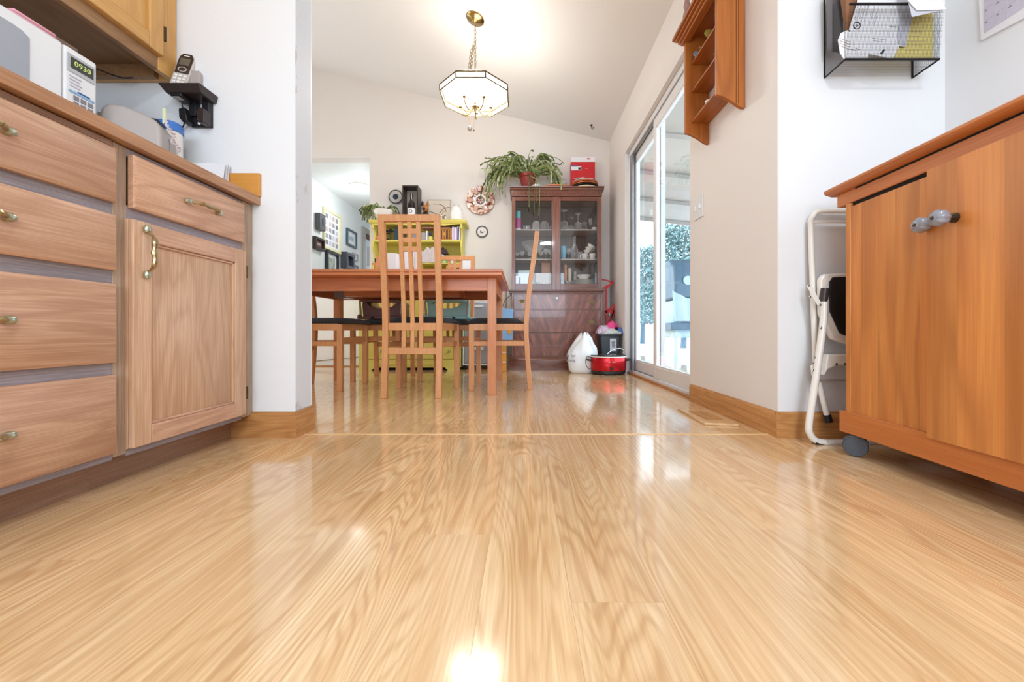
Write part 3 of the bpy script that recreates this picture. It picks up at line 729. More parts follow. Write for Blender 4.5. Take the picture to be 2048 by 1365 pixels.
# casters
for (x, y) in ((.030, -.030), (CW-.05, -.04), (.03, -.90), (CW-.05, -.90)):
    k = cbx('caster', M['caster'], x-.012, x+.012, y-.012, y+.012, .055, .068, b=.001)
    q = Matrix.Translation((x-.022, y-.020, .0325)) @ Matrix.Rotation(R(-38), 4, 'Z') @ Matrix.Rotation(R(90), 4, 'X')
    MB().lathe([(.001, -.012), (.030, -.011), (.032, -.006), (.032, .006), (.030, .011), (.001, .012)], n=32).xf(q).build('wheel', M['caster'], k, local=True)
    MB().prism([(math.cos(a)*.0345, math.sin(a)*.0345) for a in [R(20+i*12) for i in range(12)]]+[(math.cos(a)*.031, math.sin(a)*.031) for a in [R(152-i*12) for i in range(12)]], 'z', -.014, .014).xf(q).build('wheel_hood', M['caster'], k, local=True)
# plate on the cart
tr = thing('serving_plate', 'black and white patterned plate lying on the cart top', 'plate', (1.235, 1.14, .876))
n = N('black white pattern'); v = n.coord((40, 40, 40)); n.l(n.ramp(n.noise(v, 1, 1), [(.47, lin('14131a')), (.53, lin('f2f0ee'))]), n.b.inputs['Base Color']); n.b.inputs['Roughness'].default_value = .2
MB().lathe([(.05, 0), (.06, .002), (.105, .022), (.13, .030), (.131, .033), (.105, .026), (.06, .006), (.001, .005)], (1.235, 1.14, .8765), 40).build('dish', n.m, tr)
MB().tube([(1.235+.1305*math.cos(a), 1.14+.1305*math.sin(a), .9085) for a in [k*math.pi/20 for k in range(40)]], .0022, 6, closed=True).build('rim', M['black'], tr)

# ---------------------------------------------------------------- step stool
ss = thing('step_stool', 'folded cream steel step stool with black treads leaning behind the cart', 'step stool', (1.22, 1.40, 0))
xm = 1.235
def sp(px, py, Y): return at(px, py, Y)
def mir(p): return Vector((2*xm-p.x, p.y, p.z))
L = [sp(1633, 764, 1.405), sp(1630, 690, 1.408), sp(1625, 560, 1.415), sp(1621.5, 452, 1.422), sp(1624, 436, 1.423), sp(1632, 425, 1.424), sp(1645, 422.5, 1.424)]
pt = curve_pts(L, 5); MB().tube(pt+[mir(p) for p in reversed(pt)], .0095, 10).build('back_frame', M['white2'], ss)
cz = WZ(434, 1.424)
box(1.045, 2*xm-1.045, 1.420, 1.430, WZ(446, 1.42), WZ(441, 1.42)).build('handle_bar', M['white2'], ss, bevel=.002)
fl_ = [sp(1648.5, 592, 1.372), sp(1647, 640, 1.368), sp(1641, 690, 1.365), sp(1629, 775, 1.362), sp(1618, 850, 1.36), sp(1621, 870, 1.36), sp(1632, 882, 1.36), sp(1650, 886, 1.36)]
pt = curve_pts(fl_, 6); MB().tube(pt+[mir(p) for p in reversed(pt)], .0115, 10).build('front_frame', M['white2'], ss)
for q in (0, 1):
    f = (lambda p: mir(p)) if q else (lambda p: p)
    a, b = f(sp(1646, 604, 1.371)), f(sp(1650, 578, 1.374)); MB().tube([a, b], .0135, 10).build('sleeve', M['brownp'], ss)
    a, b = f(sp(1617, 570, 1.400)), f(sp(1641, 613, 1.362)); MB().bar(a, b, .016, .003).build('hinge_link', M['white2'], ss, bevel=.001)
    for (x, y) in ((1617.5, 571), (1620, 594), (1640.5, 610), (1642, 656), (1629, 716), (1625, 727), (1626, 741)):
        MB().ball(f(sp(x, y, 1.356)), .0042, .002, .0042).build('rivet', M['steel'], ss)
    MB().tube([f(sp(1637, 764, 1.412)), f(sp(1655, 836, 1.400))], .0095, 10).build('rear_leg', M['white2'], ss)
    MB().tube([f(sp(1653.5, 830, 1.400)), f(sp(1658, 845, 1.398))], .0125, 10).build('leg_tip', M['black'], ss)
    MB().prism([(f(sp(x, y, 1.38)).x, f(sp(x, y, 1.38)).z) for x, y in ((1620, 731), (1630, 727), (1634, 745), (1627, 762), (1622, 750))], 'y', 1.375, 1.379).build('bracket', M['white2'], ss)
    c = f(sp(1641, 891, 1.36)); box(c.x-.022, c.x+.022, 1.35, 1.372, .0, .012).build('foot_pad', M['black'], ss, bevel=.002)
# upper tread (folded upright) with rounded corners and black rubber
def rrect(x0, x1, z0, z1, r, k=5):
    out = []
    for cx, cz_, a0 in ((x1-r, z1-r, 0), (x0+r, z1-r, 90), (x0+r, z0+r, 180), (x1-r, z0+r, 270)):
        out += [(cx+r*math.cos(R(a0+90*i/k)), cz_+r*math.sin(R(a0+90*i/k))) for i in range(k+1)]
    return out
a = sp(1634, 549, 1.385); b = sp(1690, 690, 1.385)
up_poly = [(a.x+.006, a.z-.02), (a.x+.02, a.z), (xm, a.z+.006), (2*xm-a.x-.02, a.z), (2*xm-a.x-.006, a.z-.02), (2*xm-a.x-.004, b.z+.11), (2*xm-a.x-.05, b.z+.02), (xm+.08, b.z), (xm-.08, b.z), (a.x+.05, b.z+.02), (a.x+.008, b.z+.11)]
MB().prism(up_poly, 'y', 1.376, 1.398).build('upper_tread', M['white2'], ss, bevel=.006, seg=3)
c = Vector((xm, 0, (a.z+b.z)/2+.01)); inn = [((x-c.x)*.84+c.x, (z-c.z)*.86+c.z+.004) for x, z in up_poly]
MB().prism(inn, 'y', 1.371, 1.377).build('rubber_mat', mat('black ribbed rubber', '121214', .6, bump=.6, bscale=300), ss, bevel=.002)
a = sp(1652, 709, 1.375); b = sp(1690, 745, 1.375)
MB().prism([(a.x-.012, b.z-.012), (a.x, b.z+.01), (a.x+.03, b.z+.024), (xm, b.z+.026), (2*xm-a.x-.03, b.z+.024), (2*xm-a.x, b.z+.01), (2*xm-a.x+.012, b.z-.012), (2*xm-a.x, a.z), (a.x, a.z)], 'y', 1.366, 1.40).build('lower_tread', M['white2'], ss, bevel=.005)
for i in range(6): MB().lathe([(.004, 0), (.004, .001)], n=10).xf(Matrix.Translation((a.x+.03+i*.03, 1.3655, b.z+.030)) @ Matrix.Rotation(R(90), 4, 'X')).build('drain_hole', M['dark'], ss)
MB().tube([sp(1640, 761, 1.41), mir(sp(1640, 761, 1.41))], .004, 8).build('cross_rod', M['greyp'], ss)

# ---------------------------------------------------------------- mesh file basket on the alcove wall
fb = thing('file_basket', 'black wire mesh letter basket full of papers on the alcove wall', 'basket', (1.29, Z1, 1.34))
X0, X1, YB, YF, Hb, Ht = 1.124, 1.452, 1.447, 1.353, 1.347, 1.60
rod = lambda a, b, r=.0032: MB().tube([a, b], r, 6).build('rim_wire', M['blackm'], fb)
HF = WZ(8, 1.335)
for x in (X0, X1):
    rod((x, YB, Hb-.004), (x, YB, Ht+.1)); rod((x, YB, Hb-.004), (x, YF, Hb)); None
rod((X0, YF, Hb), (X1, YF, Hb), .004); rod((X0, 1.335, HF), (X1-.02, 1.335, HF), .0045); rod((X0, YB, Hb-.004), (X0+.004, YB, Hb), .003)
mm = MB(); s = .0046; tW = .0004
for i in range(int((X1-X0)/s)):
    x = X0+i*s; mm.bar((x, YF, Hb), (x, 1.335, HF), tW, tW)
k = int((HF-Hb)/s)
for i in range(k):
    t = i/k; mm.bar((X0, YF+(1.335-YF)*t-.0005, Hb+(HF-Hb)*t), (X1, YF+(1.335-YF)*t-.0005, Hb+(HF-Hb)*t), tW, tW)
for x in (X0, X1):
    for i in range(28):
        y = YF+(YB-YF)*i/28; mm.bar((x, y, Hb), (x, y, HF+.06), tW, tW, (1, 0, 0))
    for i in range(56):
        z = Hb+i*.0048; mm.bar((x, YF, z), (x, YB, z), tW, tW, (1, 0, 0))
for i in range(16):
    y = YF+(YB-YF)*i/16; mm.bar((X0, y, Hb-.0005), (X1, y, Hb-.0005), tW, tW, (0, 0, 1))
mm.build('wire_mesh', M['blackm'], fb, smooth=False, kind='stuff')
for x in (X1-.002, X0+.002):
    MB().prism([(YB, Hb-.03), (YB, Hb-.001), (YF, Hb-.001)], 'x', x-.001, x+.001)
rod((X1-.025, YB, Hb-.03+.03), (X1-.025, YB, Hb), .003)
def sheet(name, lab, cat, px, Y, m, lean=0, par=None, curl=0):
    p = [at(x, y, Y) for x, y in px]; zmin = min(q.z for q in p)
    vs = [Vector((q.x, Y+(q.z-zmin)*lean, q.z)) for q in p]; t = Vector((0, .0012, 0))
    mb = MB(); n_ = len(vs); mb.add(vs+[q+t for q in vs], [tuple(range(n_))[::-1], tuple(range(n_, 2*n_))]+[(i, (i+1) % n_, n_+(i+1) % n_, n_+i) for i in range(n_)])
    o = mb.build(name, m, par, smooth=False)
    if par is None: tag(o, lab, cat)
    return o, vs
def lines(par, rows, Y, m, name='print_line'):
    for (x0, y0, x1, y1, w_) in rows:
        a, b = at(x0, y0, Y), at(x1, y1, Y); MB().bar(a, b, w_, .0004).build(name, m, par, smooth=False)
o, _ = sheet('legal_pad', 'yellow ruled legal pad standing at the right of the wire basket', 'notepad', [(1782, 118), (1866, 118), (1866, -25), (1798, -25)], 1.372, M['yellowp'])
lines(o, [(1810, 28+i*9, 1852-(i % 3)*6, 28+i*9, .0006) for i in range(9)], 1.3715, M['inkg'])
o, _ = sheet('envelope', 'grey white envelope between the letter and the yellow pad', 'envelope', [(1795, 92), (1811, 94), (1826, 30), (1812, -20), (1770, -20), (1776, 88)], 1.366, M['paper2'])
o, _ = sheet('letter', 'white printed letter with a round dark seal in the wire basket', 'letter', [(1698, 59), (1722, -20), (1790, -20), (1797, 30), (1793, 88), (1712, 70)], 1.362, M['paper'])
lines(o, [(1708+i*5, 42, 1718+i*5, 6, .0007) for i in range(5)]+[(1739, 50, 1750, 12, .0007), (1744, 50, 1754, 25, .0007), (1748, 51, 1756, 30, .0007), (1738, 3, 1733, 24, .0009), (1779, 52, 1797, 54, .0012), (1797, 54, 1797, 60, .0014)], 1.3612, M['inkg'])
cc = at(1714, 51, 1.3608); MB().tube([(cc.x+.012*math.cos(a), 1.3610, cc.z+.012*math.sin(a)) for a in [k*math.pi/12 for k in range(24)]], .0014, 6, closed=True).build('seal_ring', M['ink'], o)
MB().ball((cc.x, 1.3612, cc.z), .0055, .0006, .0055).build('seal', M['inkg'], o)
o, _ = sheet('statement', 'white statement with a blue logo low in the wire basket', 'letter', [(1690, 94), (1700, 62), (1760, 72), (1800, 90), (1785, 118), (1740, 108)], 1.3585, M['paper'])
lines(o, [(1745, 76, 1772, 80, .0006), (1746, 81, 1768, 84, .0006), (1712, 97, 1722, 100, .0014)], 1.3578, M['inkg'])
lines(o, [(1762, 108, 1769, 99, .007)], 1.3578, M['ink'])
o, _ = sheet('receipt_bundle', 'white crumpled receipts at the left of the wire basket', 'receipts', [(1688, 118), (1680, 105), (1676, 80), (1682, 66), (1696, 60), (1706, 75), (1702, 100), (1737, 104), (1735, 118)], 1.3565, M['paper'])
lines(o, [(1679, 76+i*5, 1700, 84+i*5, .0007) for i in range(4)], 1.3558, M['kraft'])
sheet('brown_folder', 'brown kraft folder standing behind the letters', 'folder', [(1690, 62), (1700, 66), (1715, 30), (1722, -20), (1678, -20)], 1.392, M['kraft'])
sheet('grey_folder', 'dark grey folder at the left side of the wire basket', 'folder', [(1655, 100), (1688, 108), (1684, -20), (1652, -20)], 1.410, mat('dark grey board', '6f6a6a', .7))
o, _ = sheet('folded_flyer', 'white folded flyer hanging over the rim of the wire basket', 'flyer', [(1815, 0), (1834, 21), (1892, 19), (1878, -16), (1840, -30), (1806, -30)], 1.318, M['paper'])
sheet('flyer_flap', None, None, [(1806, -30), (1816, 0), (1824, 34), (1892, 19), (1834, 21)], 1.3215, M['paper2'], par=o)
# calendar on the right wall
def rw(px, py): Y = F*(XK-.004)/(px-CX); return Vector((XK-.004, Y, WZ(py, Y)))
q = [rw(1957, -40), rw(1963.5, 81), rw(2075, 23), rw(2075, -120)]
cal = thing('calendar', 'white paper wall calendar hanging on the right kitchen wall', 'calendar', (XK, 1.2, q[1].z))
t = Vector((.003, 0, 0)); a_ = [p-t for p in q]
MB().add(a_+[p+t for p in q], [(0, 1, 2, 3), (4, 7, 6, 5), (0, 4, 5, 1), (1, 5, 6, 2), (2, 6, 7, 3), (3, 7, 4, 0)]).build('page', M['paper'], cal, smooth=False)
M['calc'] = mat('pale lilac print', 'cfcbdc', .8)
zb = rw(1963.5, 79).z; yb = rw(1963.5, 79).y
for i in range(5):
    for j in range(4):
        y1 = yb-.010-i*.032; z0 = zb+.014+j*.040
        box(XK-.0082, XK-.0068, y1-.030, y1, z0, z0+.038).build('day_square', M['calc'], cal, smooth=False)
        box(XK-.0088, XK-.0080, y1-.010, y1-.003, z0+.030, z0+.034).build('date', M['inkg'], cal, smooth=False)
# floor sample
sb = thing('loose_floor_plank', 'short loose oak plank lying on the floor by the right baseboard', 'plank', (.835, 1.77, 0))
MB().hexa([(.762, 1.63, .0005), (.895, 1.612, .0005), (.905, 1.915, .0005), (.7725, 1.937, .0005), (.762, 1.63, .010), (.895, 1.612, .010), (.905, 1.915, .010), (.7725, 1.937, .010)]).build('board', M['floor'], sb, bevel=.0015)
box(.80, .87, 1.69, 1.86, .0102, .0125).build('thin_offcut', M['oak_trim_y'], sb)

# ---------------------------------------------------------------- display shelf on the dining right wall
wsx = XR
ws = thing('wall_shelf', 'orange pine display shelf hanging on the wall beside the glass door', 'shelf', (XR, 1.83, 1.354))
def side(y0, y1):
    pts = [(wsx-.001, 1.354), (wsx-.02, 1.358), (wsx-.06, 1.385), (wsx-.10, 1.405), (wsx-.123, 1.412), (wsx-.123, 1.90), (wsx-.10, 2.02), (wsx-.001, 2.02)]
    return MB().prism(pts, 'y', y0, y1).build('side_panel', M['pine_z'], ws, bevel=.002)
side(1.660, 1.678); side(1.982, 2.0)
for x in (wsx-.030, wsx-.040):
    box(x-.0012, x+.0012, 1.6588, 1.6602, 1.372, 2.0).build('groove', mat('groove shadow wood', '6e3812', .6), ws, smooth=False)
for z in (1.47, 1.625, 1.768):
    box(wsx-.093, wsx-.001, 1.678, 1.982, z-.011, z).build('shelf_board', M['pine_y'], ws, bevel=.003)
box(wsx-.008, wsx-.001, 1.678, 1.982, 1.90, 2.02).build('back_board', M['pine_y'], ws)
box(wsx-.105, wsx-.001, 1.678, 1.982, 1.905, 1.915).build('ledge', M['pine_y'], ws, bevel=.002)
for i, (dx, z0, z1) in enumerate(((.137, 1.872, 1.886), (.147, 1.886, 1.903), (.160, 1.903, 1.914), (.170, 1.914, 1.932))):
    box(wsx-dx, wsx-.10, 1.645-.01*i, 2.010+.01*i, z0, z1).build('moulding', M['pine_y'], ws, bevel=.003)
box(wsx-.155, wsx-.001, 1.62, 2.04, 1.932, 1.942).build('top_board', M['pine_y'], ws, bevel=.002)
def small(name, lab, cat, x, y, z, build, m):
    mb = MB(); build(mb, x, y, z); return tag(mb.build(name, m), lab, cat)
small('white_jar_lid', 'small white lidded jar on the lowest pine shelf', 'jar', .890, 1.86, 1.4705, lambda m, x, y, z: m.lathe([(.012, 0), (.014, .02), (.016, .022), (.017, .032), (.010, .036), (.001, .037)], (x, y, z)), M['cer']).name = 'small_jar'
small('clay_whistle', 'little clay bird on the lowest pine shelf', 'figurine', .885, 1.80, 1.4705, lambda m, x, y, z: m.ball((x, y, z+.014), .010, .018, .014).ball((x, y-.018, z+.03), .007).tube([(x, y-.02, z+.03), (x, y-.032, z+.028)], [.003, .001]), M['kraft'])
small('painted_disc', 'small blue and white painted disc standing on the top pine shelf', 'plate', .872, 1.95, 1.7685, lambda m, x, y, z: m.lathe([(.001, 0), (.016, 0), (.019, .003), (.016, .006), (.001, .006)]).xf(Matrix.Translation((x, y, z+.019)) @ Matrix.Rotation(R(80), 4, 'X')), mat('blue white glaze', '8fa0b8', .2, var=.6, scale=120))
small('wire_ornament', 'little curled wire ornament on the top pine shelf', 'ornament', .868, 1.90, 1.7685, lambda m, x, y, z: m.tube([(x, y+.012*math.cos(a), z+.014+.012*math.sin(a)) for a in [k*.6 for k in range(11)]], .0014, 6), M['brass2'])
small('yellow_painted_egg', 'small yellow painted dish standing on the top pine shelf', 'dish', .875, 1.825, 1.7685, lambda m, x, y, z: m.lathe([(.001, 0), (.022, .001), (.027, .005), (.022, .007), (.001, .006)], n=8).xf(Matrix.Translation((x, y, z+.025)) @ Matrix.Rotation(R(78), 4, 'X')), mat('yellow olive enamel', 'b0a050', .3)).name = 'yellow_dish'
small('string_figure', 'tiny string figure hanging above the top pine shelf', 'ornament', .862, 1.735, 1.769, lambda m, x, y, z: m.tube([(x, y+.01*math.cos(a), z+.05+.012*math.sin(a)) for a in [k*.7 for k in range(10)]], .0016, 6).tube([(x, y, z), (x, y, z+.04)], .002, 6).ball((x, y, z+.07), .006), M['kraft'])
small('wire_ring', 'thin wire ring standing on the middle pine shelf', 'ornament', .862, 1.745, 1.6255, lambda m, x, y, z: m.tube([(x, y+.010*math.cos(a), z+.013+.012*math.sin(a)) for a in [k*math.pi/8 for k in range(16)]], .0014, 6, closed=True), M['brass2'])
small('carved_figure', 'carved dusty rose figure on top of the pine shelf', 'figurine', .812, 1.925, 1.9425, lambda m, x, y, z: m.lathe([(.018, 0), (.02, .02), (.012, .05), (.016, .07), (.010, .1), (.001, .105)], (x, y, z), 12), mat('dusty rose stone', 'a98478', .6, var=.3, scale=80))
# ---------------------------------------------------------------- dining chairs
def prof_y(z):
    K = [(0, -.030), (.2, -.012), (.4, 0), (.55, -.007), (.75, -.033), (.92, -.058), (1.07, -.076)]
    for (a, ya), (b, yb) in zip(K, K[1:]):
        if z <= b: t = (z-a)/(b-a); return ya+(yb-ya)*t
    return K[-1][1]
def bent(x0, x1, z0, z1, d0, d1, n=14):
    m = MB(); zs = [z0+(z1-z0)*i/n for i in range(n+1)]
    vs = []
    for z in zs:
        y = prof_y(z); vs += [(x0, y-d0, z), (x1, y-d0, z), (x1, y+d1, z), (x0, y+d1, z)]
    fs = [(0, 1, 2, 3), tuple(4*n+k for k in (3, 2, 1, 0))]
    for i in range(n):
        for k in range(4): fs.append((4*i+k, 4*i+(k+1) % 4, 4*i+4+(k+1) % 4, 4*i+4+k))
    return m.add(vs, fs)
ch = thing('dining_chair', 'light brown slat-backed chair nearest the camera, its tall back towards the kitchen', 'chair', (-.660, 2.310, 0), group='high-back dining chairs')
for s in (-1, 1):
    x0, x1 = (-.178, -.142) if s < 0 else (.142, .178)
    bent(x0, x1, 0, 1.028, .014, .018).build('rear_post', M['chair'], ch, local=True, bevel=.003)
    box(.176*s-(.0 if s < 0 else -.0)-.0+(-.036 if s < 0 else 0)+(.0), 0, 0, 0, 0, 0) if False else None
    fx = .200*s
    box(fx-.017, fx+.017, .345, .380, 0, .440).build('front_leg', M['chair'], ch, local=True, bevel=.003)
    MB().hexa([(s*.150, .0, .398), (s*.172, .0, .398), (s*.208, .35, .398), (s*.186, .35, .398), (s*.150, .0, .444), (s*.172, .0, .444), (s*.208, .35, .444), (s*.186, .35, .444)]).build('side_rail', M['chair'], ch, local=True, bevel=.002)
    MB().hexa([(s*.154, .0, .296), (s*.170, .0, .296), (s*.206, .35, .296), (s*.190, .35, .296), (s*.154, .0, .326), (s*.170, .0, .326), (s*.206, .35, .326), (s*.190, .35, .326)]).build('side_stretcher', M['chair'], ch, local=True, bevel=.002)
box(-.183, .183, .350, .372, .398, .444).build('front_rail', M['chair'], ch, local=True, bevel=.002)
box(-.183, .183, .352, .370, .318, .352).build('front_stretcher', M['chair'], ch, local=True, bevel=.002)
box(-.142, .142, -.008, .014, .398, .444).build('rear_rail', M['chair'], ch, local=True, bevel=.002)
bent(-.142, .142, .257, .297, .010, .010, 3).build('lower_back_rail', M['chair'], ch, local=True, bevel=.002)
bent(-.178, .178, 1.026, 1.066, .014, .018, 2).build('top_rail', M['chair'], ch, local=True, bevel=.003)
for x in (-.052, 0.0, .051):
    bent(x-.0125, x+.0125, .296, 1.027, .007, .009).build('back_slat', M['chair'], ch, local=True, bevel=.002)
for z in (.874, .924, .973):
    bent(-.040, .039, z-.014, z+.014, .006, .007, 1).build('back_crossbar', M['chair'], ch, local=True, bevel=.001)
cu = MB(); nx, ny = 12, 10; top = []; bot = []
for j in range(ny+1):
    for i in range(nx+1):
        u, v = i/nx*2-1, j/ny; hw = .168+(.222-.168)*v
        x, y = u*hw, .018+v*.385
        e = (1-abs(u)**5)*(1-abs(2*v-1)**6); zt = .452+.033*e**.5
        top.append((x, y, zt)); bot.append((x*.985, .02+v*.378, .444))
nn = (nx+1)*(ny+1); fs = []
for j in range(ny):
    for i in range(nx):
        a = j*(nx+1)+i; fs += [(a, a+1, a+nx+2, a+nx+1), (nn+a+nx+1, nn+a+nx+2, nn+a+1, nn+a)]
edge = [i for i in range(nx+1)]+[j*(nx+1)+nx for j in range(1, ny+1)]+[ny*(nx+1)+i for i in range(nx-1, -1, -1)]+[j*(nx+1) for j in range(ny-1, 0, -1)]
for a, b in zip(edge, edge[1:]+edge[:1]): fs.append((b, a, nn+a, nn+b))
cu.add(top+bot, fs).build('seat_cushion', M['cushion'], ch, local=True, ang=60)
dup(ch, (.018, 2.772, 0), (0, 0, R(90)), 'light brown slat-backed chair seen side-on at the right end of the table')
dup(ch, (-1.560, 2.735, 0), (0, 0, R(-90)), 'light brown slat-backed chair at the left end, back hidden by the white post')
dup(ch, (-.612, 3.395, 0), (0, 0, R(180)), 'light brown slat-backed chair holding the pale teal booster seat')
dup(ch, (-1.135, 3.395, 0), (0, 0, R(180)), 'light brown slat-backed chair holding the brown booster seat')

# ---------------------------------------------------------------- table
tb = thing('dining_table', 'reddish wooden extending dining table on square legs', 'table', (-.84, 2.75, 0))
TX0, TX1, TY0, TY1 = -1.56, -.123, 2.27, 3.24
for a, b, in ((TX0, -1.12), (-1.119, -.62), (-.619, TX1)):
    MB().box(a, b, TY0, TY1, .742, .760).build('top_board', M['table_x'], tb, bevel=.002)
box(TX0+.004, TX1-.004, TY0+.003, TY1-.003, .724, .7415).build('under_board', M['table_x'], tb, bevel=.003)
AX0, AX1, AY0, AY1 = -1.515, -.170, 2.385, 3.150
for (x0, x1, y0, y1) in ((AX0, AX1, AY0+.008, AY0+.030), (AX0, AX1, AY1-.030, AY1-.008)):
    box(x0+.02, x1-.02, y0, y1, .643, .724).build('apron', M['table_x'], tb, bevel=.002)
for x in (AX0+.006, AX1-.028):
    box(x, x+.022, AY0+.03, AY1-.03, .643, .724).build('end_apron', M['table_x'], tb, bevel=.002)
for x in (AX0, AX1-.052):
    for y in (AY0, AY1-.062):
        box(x, x+.052, y, y+.062, 0, .724).build('leg', M['table_z'], tb, bevel=.002)
box(-1.25, -.45, 2.70, 2.73, .635, .70).build('extension_slide', M['table_x'], tb)
box(-1.25, -.45, 2.95, 2.98, .650, .70).build('extension_slide', M['table_x'], tb)
MB().box(-1.37, -1.26, 2.80, 2.90, .632, .636).box(-1.37, -1.26, 2.80, 2.804, .636, .70).box(-1.37, -1.366, 2.80, 2.90, .636, .70).build('catch_tray', mat('clear plastic tray', 'a8a4a4', .2, alpha=.55), tb)

def on(name, lab, cat, par=None): return None
# striped toy on the table
ty = thing('stripy_toy', 'orange and plum striped soft toy lying on the table top', 'toy', (-1.20, 2.62, .76))
xs = WX(669, 2.62); xe = WX(704, 2.62); Lx = xe-xs
for i in range(5):
    a = xs+Lx*i/5; b = xs+Lx*(i+1)/5; hh = (.052, .046, .052, .046, .026)[i]
    box(a+.0005, b-.0005, 2.60, 2.68, .7605, .7605+hh).build('stripe', M['orangec'] if i % 2 == 0 else M['plum'], ty, bevel=.008)

# booster seats
def booster(name, lab, x0, x1, y, m, m2, zt):
    t = thing(name, lab, 'booster seat', ((x0+x1)/2, y, .487))
    xc = (x0+x1)/2; w_ = (x1-x0)
    A = rrect(x0, x1, .488, .512, .010, 3); MB().prism([(x, z) for x, z in A], 'y', y-.15, y+.14).build('base', m, t, bevel=.006)
    sh = []
    for i in range(17):
        a = -math.pi/2+math.pi*i/16; sh.append((xc+math.sin(a)*(w_*.36), zt-.07+(.065*abs(math.sin(a))**3)))
    MB().prism([(xc-w_*.40, .512), (xc-w_*.42, zt-.03)]+sh+[(xc+w_*.42, zt-.03), (xc+w_*.40, .512)], 'y', y-.12, y+.12).build('seat_shell', m, t, bevel=.012, seg=3)
    MB().prism([(x, yy) for x, yy in rrect(xc-w_*.44, xc+w_*.44, y-.20, y-.02, .05)], 'z', zt-.022, zt-.004).build('tray', m2, t, bevel=.005)
    for s in (-1, 1):
        MB().tube([(xc+s*w_*.43, y-.13, .505), (xc+s*w_*.45, y-.14, zt-.01)], .009).build('tray_post', M['greyp'], t)
        MB().ball((xc+s*w_*.45, y-.145, .512), .016).build('latch', m2, t)
        box(xc+s*.06-.012, xc+s*.06+.012, y-.154, y-.148, .492, .504).build('slot', M['dark'], t)
booster('booster_seat', 'pale teal plastic booster seat strapped on the far chair', WX(853, 3.2), WX(944, 3.2), 3.22, M['teal'], M['teal'], .645)
booster('booster_seat', 'brown plastic booster seat on the far left chair', WX(727, 3.2), WX(817, 3.2), 3.22, M['mauve'], M['mauve'], .645)
# white bag draped over the far left chair
dr_ = thing('white_tote', 'white cloth bag hanging on the back of the far left chair', 'bag', (-1.13, 3.44, .78))
for k, yy in enumerate((3.425, 3.505)):
    A = []; B = []
    for i in range(21):
        t = i/20; x = WX(768, 3.44)+(WX(839, 3.44)-WX(768, 3.44))*t; wv = .010*math.sin(t*17+k)+.006*math.sin(t*31)
        A.append((x, yy+wv*.6, WZ(504 if t > .45 else 508, 3.44)+.006*math.sin(t*9))); B.append((x+.01*math.sin(t*6), yy+wv*1.6, .80))
    MB().strip(A, B, .003, (0, 1, 0)).build('cloth_panel', M['paper'] if k == 0 else M['paper2'], dr_)

# ---------------------------------------------------------------- chandelier
Zc, Xc = 3.0, WX(950.5, 3.0)
cd = thing('chandelier', 'brass and frosted glass octagonal chandelier hanging by a chain', 'chandelier', (Xc, Zc, 2.0))
ap = .252; Rr = ap/math.cos(math.pi/8); zr = 2.238; zl = 2.195; za = WZ(143, 3.0)
gm = N('frosted shade glass'); tr_ = gm.n('ShaderNodeBsdfTransparent'); tl = gm.n('ShaderNodeBsdfTranslucent'); tl.inputs[0].default_value = lin('fff8ec'); df = gm.n('ShaderNodeBsdfDiffuse'); df.inputs[0].default_value = lin('fff9f0')
m1 = gm.n('ShaderNodeMixShader'); m1.inputs[0].default_value = .5; gm.l(tl.outputs[0], m1.inputs[1]); gm.l(df.outputs[0], m1.inputs[2])
m2 = gm.n('ShaderNodeMixShader'); m2.inputs[0].default_value = .26; gm.l(tr_.outputs[0], m2.inputs[1]); gm.l(m1.outputs[0], m2.inputs[2]); gm.l(m2.outputs[0], gm.out.inputs[0])
M['shade'] = gm.m
M['rimbrass2'] = mat('warm brass arm', '9a7434', .35, .5)
V = [(Xc+Rr*math.cos(R(22.5+45*k)), Zc+Rr*math.sin(R(22.5+45*k))) for k in range(8)]
tp = .028
for k in range(8):
    a, b = V[k], V[(k+1) % 8]
    ta = (Xc+(a[0]-Xc)*tp/Rr*1.5, Zc+(a[1]-Zc)*tp/Rr*1.5); tb_ = (Xc+(b[0]-Xc)*tp/Rr*1.5, Zc+(b[1]-Zc)*tp/Rr*1.5)
    def pane(p):
        P = [Vector(q) for q in p]; nr = (P[1]-P[0]).cross(P[3]-P[0]).normalized()*.002
        return MB().hexa(P+[q+nr for q in P])
    pane([(a[0], a[1], zr), (b[0], b[1], zr), (tb_[0], tb_[1], za-.012), (ta[0], ta[1], za-.012)]).build('roof_pane', M['shade'], cd, smooth=False)
    pane([(a[0], a[1], zl), (b[0], b[1], zl), (b[0], b[1], zr), (a[0], a[1], zr)]).build('band_pane', M['shade'], cd, smooth=False)
for z, r_ in ((zr, .0058), (zl, .0045)):
    MB().tube([(x, y, z) for x, y in V], r_, 6, closed=True).build('rim', M['rimbrass'], cd)
for x, y in V:
    MB().tube([(x, y, zl), (x, y, zr)], .0055, 6).build('corner_bar', M['rimbrass'], cd)
MB().lathe([(.001, za+.02), (.010, za+.012), (.012, za), (.045, za-.012), (.047, za-.018), (.001, za-.020)], (Xc, Zc, 0)).build('cap', M['brass2'], cd)
zh = WZ(213, 3.0)
MB().tube([(Xc, Zc, za-.01), (Xc, Zc, zh)], .0045).build('stem', M['brass2'], cd)
MB().lathe([(.003, .035), (.012, .022), (.006, .012), (.026, .002), (.030, -.008), (.014, -.018), (.010, -.032), (.004, -.045), (.001, -.05)], (Xc, Zc, zh)).build('hub', M['brass'], cd)
